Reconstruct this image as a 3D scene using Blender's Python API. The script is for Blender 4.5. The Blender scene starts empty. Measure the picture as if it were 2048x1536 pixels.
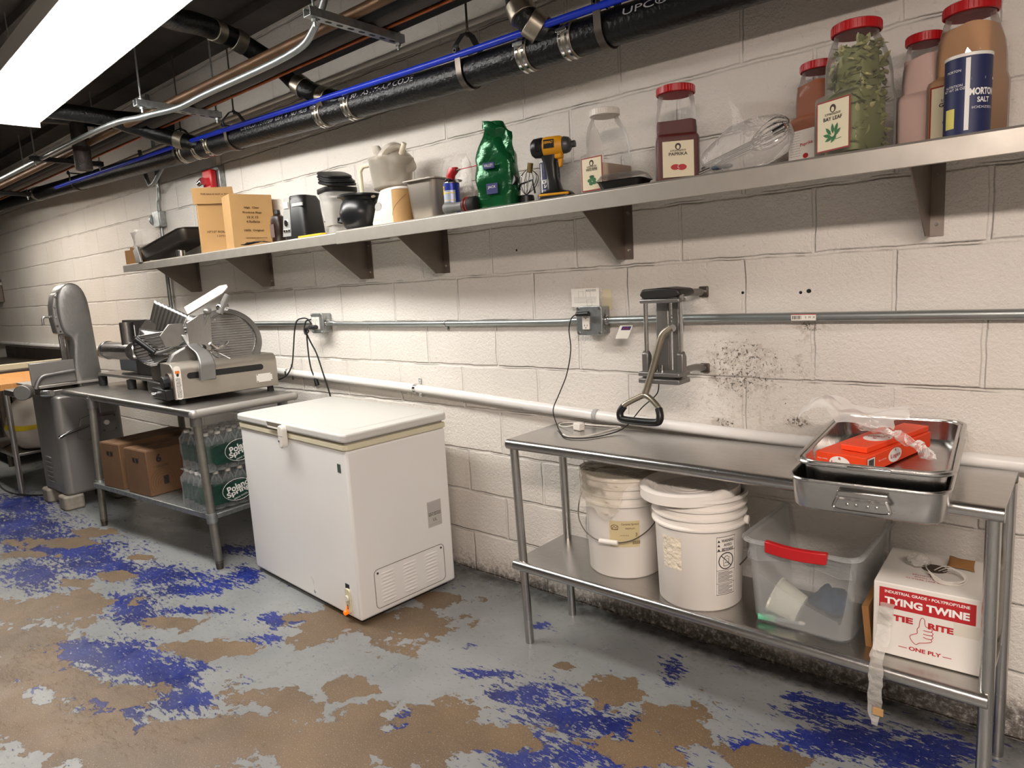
import bpy, bmesh, math, random
from math import sin, cos, pi, radians as rad, sqrt
from mathutils import Vector as V, Matrix, noise
random.seed(7)
SC = bpy.context.scene
COL = SC.collection
D = bpy.data

# ------------------------------------------------------------------ camera, world, exposure
CAM_LOC = V((3.6072, -2.2641, 1.3849)); YAW, PITCH, ROLL, FPX = -0.7124, -0.1468, -0.0574, 1366.86
_f = V((sin(YAW)*cos(PITCH), cos(YAW)*cos(PITCH), sin(PITCH)))
_r = V((cos(YAW), -sin(YAW), 0)); _u = _r.cross(_f)
_r2 = cos(ROLL)*_r + sin(ROLL)*_u; _u2 = -sin(ROLL)*_r + cos(ROLL)*_u
cd = D.cameras.new('camera'); cam = D.objects.new('camera', cd); COL.objects.link(cam)
cam.matrix_world = Matrix(((_r2.x, _u2.x, -_f.x, CAM_LOC.x), (_r2.y, _u2.y, -_f.y, CAM_LOC.y),
                           (_r2.z, _u2.z, -_f.z, CAM_LOC.z), (0, 0, 0, 1)))
cd.sensor_width = 36; cd.lens = FPX/2048*36; cd.clip_start = .02
SC.camera = cam
wd = D.worlds.new('world'); SC.world = wd; wd.use_nodes = True
wd.node_tree.nodes['Background'].inputs[0].default_value = (1, .93, .85, 1)
wd.node_tree.nodes['Background'].inputs[1].default_value = .02
SC.view_settings.view_transform = 'Standard'; SC.view_settings.look = 'None'
SC.view_settings.exposure = 1.15; SC.view_settings.gamma = 1
SC.view_settings.use_curve_mapping = False
LAMP = 14.0                                             # brightness of the fluorescent diffusers

# ------------------------------------------------------------------ materials
def nt(name):
    m = D.materials.new(name); m.use_nodes = True
    t = m.node_tree; return m, t, t.nodes, t.links, t.nodes['Principled BSDF']
def srgb(h):
    c = [int(h[i:i+2], 16)/255 for i in (0, 2, 4)]
    return tuple(x/12.92 if x < .04045 else ((x+.055)/1.055)**2.4 for x in c) + (1,)
MC = {}
def mat(name, hexc, rough=.5, metal=0, bump=0, bs=60, var=0, vs=6, spec=.5, coat=0, alpha=1, emit=0, stretch=None, trans=0):
    if name in MC: return MC[name]
    m, t, N, L, P = nt(name)
    c = srgb(hexc)
    P.inputs['Base Color'].default_value = c
    P.inputs['Roughness'].default_value = rough; P.inputs['Metallic'].default_value = metal
    P.inputs['Specular IOR Level'].default_value = spec
    P.inputs['Coat Weight'].default_value = coat
    P.inputs['Transmission Weight'].default_value = trans
    if emit:
        P.inputs['Emission Color'].default_value = c; P.inputs['Emission Strength'].default_value = emit
    if bump or var:
        tc = N.new('ShaderNodeTexCoord'); src = tc.outputs['Object']
        if stretch:
            mp = N.new('ShaderNodeMapping'); L.new(src, mp.inputs[0]); mp.inputs['Scale'].default_value = stretch; src = mp.outputs[0]
    if var:
        n = N.new('ShaderNodeTexNoise'); n.inputs['Scale'].default_value = vs; n.inputs['Detail'].default_value = 5
        L.new(src, n.inputs[0])
        r = N.new('ShaderNodeMapRange'); L.new(n.outputs[0], r.inputs[0])
        r.inputs[1].default_value = .3; r.inputs[2].default_value = .7
        r.inputs[3].default_value = 1-var; r.inputs[4].default_value = 1+var*.4
        mx = N.new('ShaderNodeMix'); mx.data_type = 'RGBA'; mx.blend_type = 'MULTIPLY'; mx.inputs[0].default_value = 1
        mx.inputs[6].default_value = c; L.new(r.outputs[0], mx.inputs[7]); L.new(mx.outputs[2], P.inputs['Base Color'])
        r2 = N.new('ShaderNodeMapRange'); L.new(n.outputs[0], r2.inputs[0]); r2.inputs[3].default_value = min(1, rough*1.35); r2.inputs[4].default_value = rough*.7
        L.new(r2.outputs[0], P.inputs['Roughness'])
    if bump:
        n = N.new('ShaderNodeTexNoise'); n.inputs['Scale'].default_value = bs; n.inputs['Detail'].default_value = 4
        L.new(src, n.inputs[0]); b = N.new('ShaderNodeBump'); b.inputs['Strength'].default_value = bump; b.inputs['Distance'].default_value = .01
        L.new(n.outputs[0], b.inputs['Height']); L.new(b.outputs[0], P.inputs['Normal'])
    MC[name] = m; return m
def film(name, hexc='FFFFFF', body=.12, rough=.08, tint='FFFFFF', bump=0, bs=40, fres=.8):
    """thin clear or cloudy plastic: see-through sheet with a little body colour and a sharp reflection"""
    if name in MC: return MC[name]
    m, t, N, L, P = nt(name)
    P.inputs['Base Color'].default_value = srgb(hexc); P.inputs['Roughness'].default_value = rough
    tr = N.new('ShaderNodeBsdfTransparent'); tr.inputs[0].default_value = srgb(tint)
    fr = N.new('ShaderNodeLayerWeight'); fr.inputs['Blend'].default_value = .25
    ma = N.new('ShaderNodeMath'); ma.operation = 'MULTIPLY_ADD'; L.new(fr.outputs['Fresnel'], ma.inputs[0])
    ma.inputs[1].default_value = fres; ma.inputs[2].default_value = body; ma.use_clamp = True
    mx = N.new('ShaderNodeMixShader'); L.new(ma.outputs[0], mx.inputs[0]); L.new(tr.outputs[0], mx.inputs[1]); L.new(P.outputs[0], mx.inputs[2])
    L.new(mx.outputs[0], N['Material Output'].inputs[0])
    if bump:
        tc = N.new('ShaderNodeTexCoord'); n = N.new('ShaderNodeTexNoise'); n.inputs['Scale'].default_value = bs; n.inputs['Detail'].default_value = 3
        L.new(tc.outputs['Object'], n.inputs[0]); b = N.new('ShaderNodeBump'); b.inputs['Strength'].default_value = bump; b.inputs['Distance'].default_value = .01
        L.new(n.outputs[0], b.inputs['Height']); L.new(b.outputs[0], P.inputs['Normal']); L.new(b.outputs[0], fr.inputs['Normal'])
    MC[name] = m; return m

STEEL = mat('brushed_steel', 'BCBAB7', .24, 1, bump=.04, bs=30, var=.1, vs=8, stretch=(3, 60, 3))
STEEL_DULL = mat('worn_steel', 'ADAAA6', .36, 1, bump=.05, bs=40, var=.22, vs=7)
STEEL_DARK = mat('dark_steel', '6E665F', .45, 1, var=.15, vs=5)
SHELF_M = mat('shelf_steel', 'C2BCB2', .42, .75, bump=.04, bs=20, var=.16, vs=9)
STEEL_BR = mat('bracket_steel', '8E847B', .5, 1, var=.12, vs=6)
CHROME = mat('chrome', 'D8D8D8', .12, 1)
GALV = mat('galvanised_steel', 'A9ADAC', .42, .9, var=.3, vs=35)
EMT = mat('conduit_steel', 'A3A8A7', .38, .9, var=.12, vs=12)
CAST = mat('cast_aluminium', '8F8D8A', .45, .85, bump=.1, bs=60, var=.15, vs=6)
IRON = mat('black_iron', '070708', .36, 0, bump=.35, bs=70, var=.3, vs=20, spec=.45)
IRON_OLD = mat('rusty_iron', '2A211B', .6, 0, bump=.5, bs=120, var=.4, vs=30)
BAND = mat('clamp_band', 'B0A898', .35, .95, var=.25, vs=25)
BLACK = mat('black_plastic', '141414', .38)
BLACK_M = mat('black_matte', '181817', .7)
RUBBER = mat('black_rubber', '1B1A1A', .75)
WHITE_E = mat('white_enamel', 'E8E6E2', .28, var=.03, vs=2)
CREAM = mat('cream_plastic', 'D8D0B4', .4)
WHITE_P = mat('white_plastic', 'E4DFD6', .4)
PAIL = mat('white_pail', 'E6E0D8', .42, bump=.02, bs=20)
RED = mat('red_plastic', 'B0141A', .35)
RED_INK = mat('red_ink', 'B01E22', .6)
BLACK_INK = mat('black_ink', '24211E', .7)
BROWN_INK = mat('brown_ink', '5A3E22', .75)
WHITE_INK = mat('white_ink', 'E8E6E2', .6)
GREY_INK = mat('grey_ink', 'A8A8A8', .6)
COPPER = mat('old_copper', '8A5A3C', .4, .9, var=.3, vs=15)
COPPER_B = mat('bright_copper', 'B8683C', .35, .9, var=.2, vs=15)
BRASSY = mat('brown_pipe', '6A4F36', .45, .6, var=.25, vs=10)
FOAM = mat('foam_insulation', '5C5753', .95, bump=.4, bs=200)
FOAM_BK = mat('black_insulation', '131213', .8, bump=.2, bs=150)
BLUE_PEX = mat('blue_tubing', '1336C8', .35)
KRAFT = mat('kraft_cardboard', 'B08A58', .8, var=.06, vs=5)
KRAFT_D = mat('brown_cardboard', '6B4E34', .8, var=.1, vs=5)
KRAFT_E = mat('cardboard_edge', '8A6236', .9)
PAPER = mat('paper', 'E6E2D8', .75)
LABEL_C = mat('cream_label', 'DDD3B4', .55)
CLEAR = film('clear_plastic', 'F4F2EE', .035, .03, fres=.7)
CLEAR_C = film('crumpled_clear', 'F2EEE8', .12, .12, bump=.6, bs=45)
CLOUDY = film('cloudy_plastic', 'DAD8D2', .38, .35, bump=.1)
TOTEM = film('tote_plastic', 'DDE0E0', .09, .2, fres=.35)
SMOKY = film('smoky_plastic', 'E2DACB', .42, .3)
BATM = mat('tool_yellow', 'DD9A12', .45)

# ------------------------------------------------------------------ mesh building
class MB:
    def __init__(s): s.b = bmesh.new()
    def face(s, pts):
        return s.b.faces.new([s.b.verts.new(p) for p in pts])
    def box(s, x0, x1, y0, y1, z0, z1, M=None):
        v = [V((x, y, z)) for z in (z0, z1) for y in (y0, y1) for x in (x0, x1)]
        if M: v = [M @ p for p in v]
        v = [s.b.verts.new(p) for p in v]
        for f in ((0, 2, 3, 1), (4, 5, 7, 6), (0, 1, 5, 4), (2, 6, 7, 3), (0, 4, 6, 2), (1, 3, 7, 5)): s.b.faces.new([v[i] for i in f])
        return s
    def rings(s, rings, cap=(True, True), closed=False):
        R = [[s.b.verts.new(p) for p in r] for r in rings]
        n = len(R[0]); m = len(R)
        for i in range(m if closed else m-1):
            a, b = R[i], R[(i+1) % m]
            for k in range(n):
                try: s.b.faces.new((a[k], a[(k+1) % n], b[(k+1) % n], b[k]))
                except ValueError: pass
        if not closed:
            if cap[0]: s.b.faces.new(R[0][::-1])
            if cap[1]: s.b.faces.new(R[-1])
        return s
    def cyl(s, p0, p1, r0, r1=None, n=24, cap=True):
        p0, p1 = V(p0), V(p1); r1 = r0 if r1 is None else r1
        d = (p1-p0).normalized(); a = d.orthogonal().normalized(); b = d.cross(a)
        return s.rings([[p+r*(cos(2*pi*k/n)*a+sin(2*pi*k/n)*b) for k in range(n)] for p, r in ((p0, r0), (p1, r1))], (cap, cap))
    def tube(s, pts, r, n=10, cap=True, closed=False, flat=None):
        pts = [V(p) for p in pts]; m = len(pts); rings = []
        up = None
        for i, p in enumerate(pts):
            a = pts[(i-1) % m] if (i or closed) else p; c = pts[(i+1) % m] if (i < m-1 or closed) else p
            d = (c-a).normalized()
            if up is None: up = d.orthogonal().normalized()
            else: up = (up-d*up.dot(d)).normalized()
            w = d.cross(up); ri = r[i] if isinstance(r, (list, tuple)) else r
            rings.append([p+ri*(cos(2*pi*k/n)*up+sin(2*pi*k/n)*w*(flat or 1)) for k in range(n)])
        return s.rings(rings, (cap, cap), closed)
    def lathe(s, prof, o=(0, 0, 0), n=40, axis='z', cap=(True, True)):
        o = V(o); R = []
        for r, z in prof:
            ring = []
            for k in range(n):
                a = 2*pi*k/n; x, y = r*cos(a), r*sin(a)
                ring.append(o+(V((x, y, z)) if axis == 'z' else V((x, z, -y)) if axis == 'y' else V((z, x, y))))
            R.append(ring)
        return s.rings(R, cap)
    def prism(s, poly, d0, d1, plane='xz'):
        def q(a, b, d): return V((a, d, b)) if plane == 'xz' else V((d, a, b)) if plane == 'yz' else V((a, b, d))
        return s.rings([[q(a, b, d0) for a, b in poly], [q(a, b, d1) for a, b in poly]])
    def sph(s, c, r, sc=(1, 1, 1), n=16, m=10):
        R = []
        for i in range(1, m):
            t = pi*i/m
            R.append([V(c)+V((r*sc[0]*sin(t)*cos(2*pi*k/n), r*sc[1]*sin(t)*sin(2*pi*k/n), -r*sc[2]*cos(t))) for k in range(n)])
        return s.rings(R)
    def sheet(s, nu, nv, fn):
        g = [[s.b.verts.new(fn(i/nu, j/nv)) for j in range(nv+1)] for i in range(nu+1)]
        for i in range(nu):
            for j in range(nv): s.b.faces.new((g[i][j], g[i+1][j], g[i+1][j+1], g[i][j+1]))
        return s
    def xf(s, M):
        bmesh.ops.transform(s.b, matrix=M, verts=s.b.verts); return s
    def build(s, name, m, parent=None, bevel=0, smooth=40, solid=0, sub=0, label=None, seg=2):
        bmesh.ops.recalc_face_normals(s.b, faces=s.b.faces)
        me = D.meshes.new(name); s.b.to_mesh(me); s.b.free()
        me.materials.append(m)
        if smooth:
            me.polygons.foreach_set('use_smooth', [True]*len(me.polygons)); me.set_sharp_from_angle(angle=rad(smooth))
        o = D.objects.new(name, me); COL.objects.link(o)
        if parent: o.parent = parent
        if solid:
            q = o.modifiers.new('solid', 'SOLIDIFY'); q.thickness = solid; q.offset = 0
        if sub:
            q = o.modifiers.new('sub', 'SUBSURF'); q.levels = sub; q.render_levels = sub
        if bevel:
            q = o.modifiers.new('bevel', 'BEVEL'); q.width = bevel; q.segments = seg; q.limit_method = 'ANGLE'; q.angle_limit = rad(40)
            q.harden_normals = False
        if label: o['label'] = label
        return o
def tag(o, label, cat, group=None, kind=None):
    o['label'] = label; o['category'] = cat
    if group: o['group'] = group
    if kind: o['kind'] = kind
    return o
def thing(name, label, cat, loc=(0, 0, 0), rz=0, group=None):
    o = D.objects.new(name, None); COL.objects.link(o); o.location = loc; o.rotation_euler = (0, 0, rz); o.empty_display_size = .05
    return tag(o, label, cat, group)
def struct(o): o['kind'] = 'structure'; return o
def dup(o, loc=None, rz=None, label=None, parent=None):
    c = o.copy(); COL.objects.link(c)
    if parent: c.parent = parent
    if loc is not None: c.location = loc
    if rz is not None: c.rotation_euler = (0, 0, rz)
    if label: c['label'] = label
    for ch in list(o.children): dup(ch, parent=c)
    return c
def rrect(hx, hy, r, n=5, cx=0, cy=0):
    r = min(r, hx*.999, hy*.999); out = []
    for sx, sy, a0 in ((1, 1, 0), (-1, 1, 90), (-1, -1, 180), (1, -1, 270)):
        for k in range(n+1):
            a = rad(a0+90*k/n); out.append((cx+sx*(hx-r)+r*cos(a), cy+sy*(hy-r)+r*sin(a)))
    return out
def smoothpath(pts, k=6):
    pts = [V(p) for p in pts]; out = []
    for i in range(len(pts)-1):
        p0 = pts[max(i-1, 0)]; p1 = pts[i]; p2 = pts[i+1]; p3 = pts[min(i+2, len(pts)-1)]
        for j in range(k):
            t = j/k
            out.append(.5*((2*p1)+(-p0+p2)*t+(2*p0-5*p1+4*p2-p3)*t*t+(-p0+3*p1-3*p2+p3)*t**3))
    out.append(pts[-1]); return out
FR = (V((1, 0, 0)), V((0, 0, 1)))        # writing on a face that looks to -y
RT = (V((0, 1, 0)), V((0, 0, 1)))        # on a face that looks to +x
UP = (V((1, 0, 0)), V((0, 1, 0)))        # on a top
def txt(s, h, loc, m, parent, face=FR, w=None, bold=0, wrap=None, name='lettering', rot=0, mirror=False, shear=0, align='C'):
    cu = D.curves.new('t', 'FONT'); cu.body = s; cu.size = 1; cu.align_x = 'CENTER'; cu.align_y = 'CENTER'
    cu.resolution_u = 3; cu.offset = bold; cu.shear = shear
    to = D.objects.new('t', cu); COL.objects.link(to)
    dg = bpy.context.evaluated_depsgraph_get(); dg.update()
    me = D.meshes.new_from_object(to.evaluated_get(dg)); D.objects.remove(to); D.curves.remove(cu)
    xs = [v.co.x for v in me.vertices]; ys = [v.co.y for v in me.vertices]
    if not xs: return None
    x0, x1, y0, y1 = min(xs), max(xs), min(ys), max(ys); sy = h/(y1-y0); sx = sy if w is None else w/(x1-x0)
    R, U = face; Nn = R.cross(U); loc = V(loc); c, s_ = cos(rot), sin(rot)
    for v in me.vertices:
        a, b = (v.co.x-(x0+x1)/2)*sx, (v.co.y-(y0+y1)/2)*sy
        if mirror: a = -a
        a, b = a*c-b*s_, a*s_+b*c
        if wrap:
            rr, a0 = wrap; t = a0+a/rr; v.co = V((rr*cos(t), rr*sin(t), 0))+V((0, 0, b))+loc
        else: v.co = loc+R*a+U*b+Nn*.0006
    me.materials.clear(); me.materials.append(m); me.name = name
    o = D.objects.new(name, me); COL.objects.link(o); o.parent = parent
    return o
def lines(parent, loc, w, n, pitch, th, m, face=FR, seed=1, name='small_print'):
    """rows of tiny print too small to read, as broken bars"""
    rn = random.Random(seed); R, U = face; Nn = R.cross(U); b = MB(); loc = V(loc)
    for i in range(n):
        x = -w/2
        while x < w/2-.002:
            l = rn.uniform(.002, .009); e = min(x+l, w/2)
            p = loc-U*pitch*i+Nn*.0006
            b.face([p+R*x, p+R*e, p+R*e+U*th, p+R*x+U*th]); x = e+rn.uniform(.001, .002)
    return b.build(name, m, parent, smooth=0)
def quad(parent, name, loc, w, h, m, face=FR, off=.0004, label=None):
    R, U = face; Nn = R.cross(U); p = V(loc)+Nn*off
    return MB().rings([[p-R*w/2-U*h/2, p+R*w/2-U*h/2, p+R*w/2+U*h/2, p-R*w/2+U*h/2],
                       [q-Nn*.0003 for q in (p-R*w/2-U*h/2, p+R*w/2-U*h/2, p+R*w/2+U*h/2, p-R*w/2+U*h/2)]]).build(name, m, parent, smooth=0, label=label)
def crumple(p, a, sc, seed=0):
    q = p*sc+V((seed*3.1, seed*1.7, seed)); return p+V((noise.noise(q), noise.noise(q+V((9, 0, 0))), noise.noise(q+V((0, 9, 0)))))*a
# ------------------------------------------------------------------ fluorescent fixtures (the room's lamps)
DIFF = mat('lit_diffuser', 'FFFBF6', .5, emit=LAMP)
DIFF2 = mat('lit_diffuser_warm', 'FFEFE4', .5, emit=LAMP*2.2)
DIFF3 = mat('lit_diffuser_old', 'FFF6EA', .5, emit=LAMP*.6)
def fixture(name_label, x0, y0, z, L, W, ang, group, DIFF=DIFF):
    t = thing('ceiling_light', name_label, 'ceiling light', (x0, y0, z), ang, group)
    MB().prism([(-W/2, .035), (-W/2+.03, .004), (-W/2+.05, 0), (W/2-.05, 0), (W/2-.03, .004), (W/2, .035), (W/2, .06), (-W/2, .06)], 0, L, 'yz').build('diffuser', DIFF, t, smooth=30)
    MB().box(0, L, -W/2+.01, W/2-.01, .062, .10).build('housing', WHITE_P, t, bevel=.004)
    for sy in (-1, 1): MB().box(0, L, *(sorted((sy*(W/2+.001), sy*(W/2+.006)))), .028, .105).build('side_rail', WHITE_P, t)
    for xx in (-.012, L): MB().prism([(-W/2-.004, -.002), (W/2+.004, -.002), (W/2+.004, .1), (-W/2-.004, .1)], xx, xx+.012, 'yz').build('end_cap', WHITE_P, t, bevel=.004)
    for xx in (.35, L-.35):
        MB().cyl((xx, 0, .1), (xx, 0, 2.87-z), .003, n=6).build('suspension_rod', GALV, t)
    return t
FG = 'suspended fluorescent ceiling fixtures'
fixture('long lit white fluorescent fixture hanging at the upper left of the room', -.99, -1.05, 2.40, 2.44, .33, rad(-3.1), FG)
fixture('lit white fluorescent fixture farther down the same row, over the saw', -4.6, -.98, 2.42, 2.44, .33, rad(-1), FG, DIFF3)
fixture('lit white fluorescent fixture of the second row, out over the right half of the room', 3.1, -2.75, 2.45, 2.44, .33, rad(-1), FG, DIFF2)

# ------------------------------------------------------------------ room shell
def wallmat():
    m, t, N, L, P = nt('painted_block')
    def math(op, a, b=None, c=None, clamp=False):
        n = N.new('ShaderNodeMath'); n.operation = op; n.use_clamp = clamp
        for i, v in enumerate((a, b, c)):
            if v is None: continue
            if isinstance(v, (int, float)): n.inputs[i].default_value = v
            else: L.new(v, n.inputs[i])
        return n.outputs[0]
    def noise_(scale, detail=4, vec=None, rough=.5):
        n = N.new('ShaderNodeTexNoise'); n.inputs['Scale'].default_value = scale; n.inputs['Detail'].default_value = detail
        n.inputs['Roughness'].default_value = rough; L.new(vec or tc.outputs['Object'], n.inputs[0]); return n
    def rng(v, a, b, c=0, d=1):
        n = N.new('ShaderNodeMapRange'); n.interpolation_type = 'SMOOTHSTEP'; L.new(v, n.inputs[0])
        for i, k in enumerate((a, b, c, d)): n.inputs[i+1].default_value = k
        return n.outputs[0]
    tc = N.new('ShaderNodeTexCoord')
    wn = noise_(9, 4); sub = N.new('ShaderNodeVectorMath'); sub.operation = 'SUBTRACT'; L.new(wn.outputs['Color'], sub.inputs[0]); sub.inputs[1].default_value = (.5, .5, .5)
    sc = N.new('ShaderNodeVectorMath'); sc.operation = 'SCALE'; L.new(sub.outputs[0], sc.inputs[0]); sc.inputs['Scale'].default_value = .016
    ad = N.new('ShaderNodeVectorMath'); L.new(tc.outputs['Object'], ad.inputs[0]); L.new(sc.outputs[0], ad.inputs[1])
    sp = N.new('ShaderNodeSeparateXYZ'); L.new(ad.outputs[0], sp.inputs[0])
    raw = N.new('ShaderNodeSeparateXYZ'); L.new(tc.outputs['Object'], raw.inputs[0])
    H, LB = .2032, .45
    zr = math('DIVIDE', sp.outputs['Z'], H); row = math('FLOOR', zr); fz = math('FRACT', zr)
    odd = math('MODULO', row, 2)
    xr = math('ADD', math('DIVIDE', math('ADD', sp.outputs['X'], 45), LB), math('MULTIPLY', odd, .5)); fx = math('FRACT', xr)
    col_ = math('FLOOR', xr)
    dz = math('MULTIPLY', math('MINIMUM', fz, math('SUBTRACT', 1, fz)), H); dx = math('MULTIPLY', math('MINIMUM', fx, math('SUBTRACT', 1, fx)), LB)
    big = noise_(2.1, 2).outputs[0]
    jz = rng(dz, .002, .0095, 1, 0); jx = math('MULTIPLY', rng(dx, .003, .0085, 1, 0), rng(big, .38, .5, .55, 1))
    joint = math('MAXIMUM', jz, jx)
    d = math('MINIMUM', dz, dx)
    pres = rng(noise_(5, 3).outputs[0], .47, .6)
    crack = math('MULTIPLY', rng(math('ABSOLUTE', math('SUBTRACT', dz, .004)), .0004, .0018, 1, 0), pres)
    # paint colour
    cr = N.new('ShaderNodeMix'); cr.data_type = 'RGBA'; cr.inputs[6].default_value = srgb('E8E3DB'); cr.inputs[7].default_value = srgb('7E7264'); L.new(math('MULTIPLY', crack, .6), cr.inputs[0])
    v = noise_(1.3, 3).outputs[0]; c2 = N.new('ShaderNodeMix'); c2.data_type = 'RGBA'; c2.blend_type = 'MULTIPLY'; L.new(rng(v, .35, .75, 0, .35), c2.inputs[0])
    L.new(cr.outputs[2], c2.inputs[6]); c2.inputs[7].default_value = srgb('DAD3CB')
    cur = c2.outputs[2]
    # grime along the foot of the wall
    g = noise_(48, 6, rough=.75).outputs[0]; g2 = noise_(3, 3).outputs[0]
    hgt = math('ADD', raw.outputs['Z'], math('MULTIPLY', math('SUBTRACT', g2, .5), .16))
    tx = rng(raw.outputs['X'], 1.6, 3.0, 0, .05)
    base = math('MULTIPLY', rng(math('SUBTRACT', hgt, tx), .02, .13, 1, 0), rng(g, .40, .62))
    c3 = N.new('ShaderNodeMix'); c3.data_type = 'RGBA'; L.new(math('MULTIPLY', base, .6), c3.inputs[0]); L.new(cur, c3.inputs[6]); c3.inputs[7].default_value = srgb('6B5136')
    base2 = math('MULTIPLY', rng(math('SUBTRACT', hgt, tx), .0, .05, 1, 0), rng(g, .28, .52))
    c4 = N.new('ShaderNodeMix'); c4.data_type = 'RGBA'; L.new(math('MULTIPLY', base2, .72), c4.inputs[0]); L.new(c3.outputs[2], c4.inputs[6]); c4.inputs[7].default_value = srgb('241A12')
    # black and ochre specks beside the cutter
    sp1 = noise_(95, 3, rough=.75).outputs[0]; sp2 = noise_(38, 4, rough=.8).outputs[0]
    def zone(x, z, rx, rz):
        a = math('POWER', math('DIVIDE', math('SUBTRACT', raw.outputs['X'], x), rx), 2); b = math('POWER', math('DIVIDE', math('SUBTRACT', raw.outputs['Z'], z), rz), 2)
        return rng(math('ADD', a, b), 0, 1, 1, 0)
    zz = math('ADD', zone(2.70, 1.06, .22, .11), math('MULTIPLY', zone(2.68, .93, .26, .13), .6)); zz = math('ADD', zz, math('MULTIPLY', zone(2.64, 1.15, .2, .1), .3))
    zz = math('ADD', zz, math('MULTIPLY', zone(2.9, 1.1, .05, .2), .6)); zz = math('ADD', zz, math('MULTIPLY', zone(2.88, .88, .06, .03), 1.3))
    zz = math('ADD', zz, math('MULTIPLY', zone(2.92, 1.2, .07, .03), .8)); zz = math('ADD', zz, math('MULTIPLY', zone(2.62, .85, .06, .03), 1))
    och = math('MULTIPLY', rng(math('MULTIPLY_ADD', zz, .16, sp2), .58, .74), .3)
    c5 = N.new('ShaderNodeMix'); c5.data_type = 'RGBA'; L.new(och, c5.inputs[0]); L.new(c4.outputs[2], c5.inputs[6]); c5.inputs[7].default_value = srgb('8C7650')
    spk = math('MULTIPLY', rng(math('MULTIPLY_ADD', zz, .13, sp1), .70, .76), rng(zz, .02, .3))
    c6 = N.new('ShaderNodeMix'); c6.data_type = 'RGBA'; L.new(math('MULTIPLY', spk, .8), c6.inputs[0]); L.new(c5.outputs[2], c6.inputs[6]); c6.inputs[7].default_value = srgb('2A2520')
    holes = zone(2.91, 1.306, .009, .008)
    for hx, hz in ((2.885, 1.302), (2.697, 1.308), (1.72, 1.52), (3.32, .73)): holes = math('ADD', holes, zone(hx, hz, .006, .006))
    c7 = N.new('ShaderNodeMix'); c7.data_type = 'RGBA'; L.new(rng(holes, .15, .35), c7.inputs[0]); L.new(c6.outputs[2], c7.inputs[6]); c7.inputs[7].default_value = srgb('15110E')
    L.new(c7.outputs[2], P.inputs['Base Color']); P.inputs['Roughness'].default_value = .55; P.inputs['Specular IOR Level'].default_value = .35
    # relief
    tex = noise_(70, 5, rough=.65).outputs[0]; tex2 = noise_(170, 3).outputs[0]
    hh = math('MULTIPLY_ADD', joint, -.55, math('MULTIPLY_ADD', tex, .62, math('MULTIPLY', tex2, .2)))
    hh = math('MULTIPLY_ADD', crack, -.5, hh); hh = math('MULTIPLY_ADD', spk, -.3, hh)
    b = N.new('ShaderNodeBump'); b.inputs['Strength'].default_value = 1.0; b.inputs['Distance'].default_value = .0105; L.new(hh, b.inputs['Height']); L.new(b.outputs[0], P.inputs['Normal'])
    return m
WALLM = wallmat()
PLAINW = mat('plain_wall', '9A958E', .7, var=.08, vs=2)
X0, X1, Y0, H = -9.5, 6.5, -5.2, 2.87
struct(MB().box(X0, X1, 0, .15, 0, 3.0).build('wall_back', WALLM, smooth=0))
struct(MB().box(X0, X1, Y0-.1, Y0, 0, 3.0).build('wall_front', PLAINW, smooth=0))
struct(MB().box(X0-.1, X0, Y0, 0, 0, 3.0).build('wall_left', PLAINW, smooth=0))
struct(MB().box(X1, X1+.1, Y0, 0, 0, 3.0).build('wall_right', PLAINW, smooth=0))
# ceiling of long grey planks with steps between them
CEILM = mat('ceiling_plank', '4A4643', .8, bump=.15, bs=25, var=.18, vs=3)
cb = MB(); y = Y0; k = 0
while y < 0:
    w = .34 if k % 2 else .5
    cb.box(X0, X1, y, min(y+w, 0), H+(.05 if k % 2 else 0), H+.16); y += w; k += 1
struct(cb.build('ceiling', CEILM, smooth=0))
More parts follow.
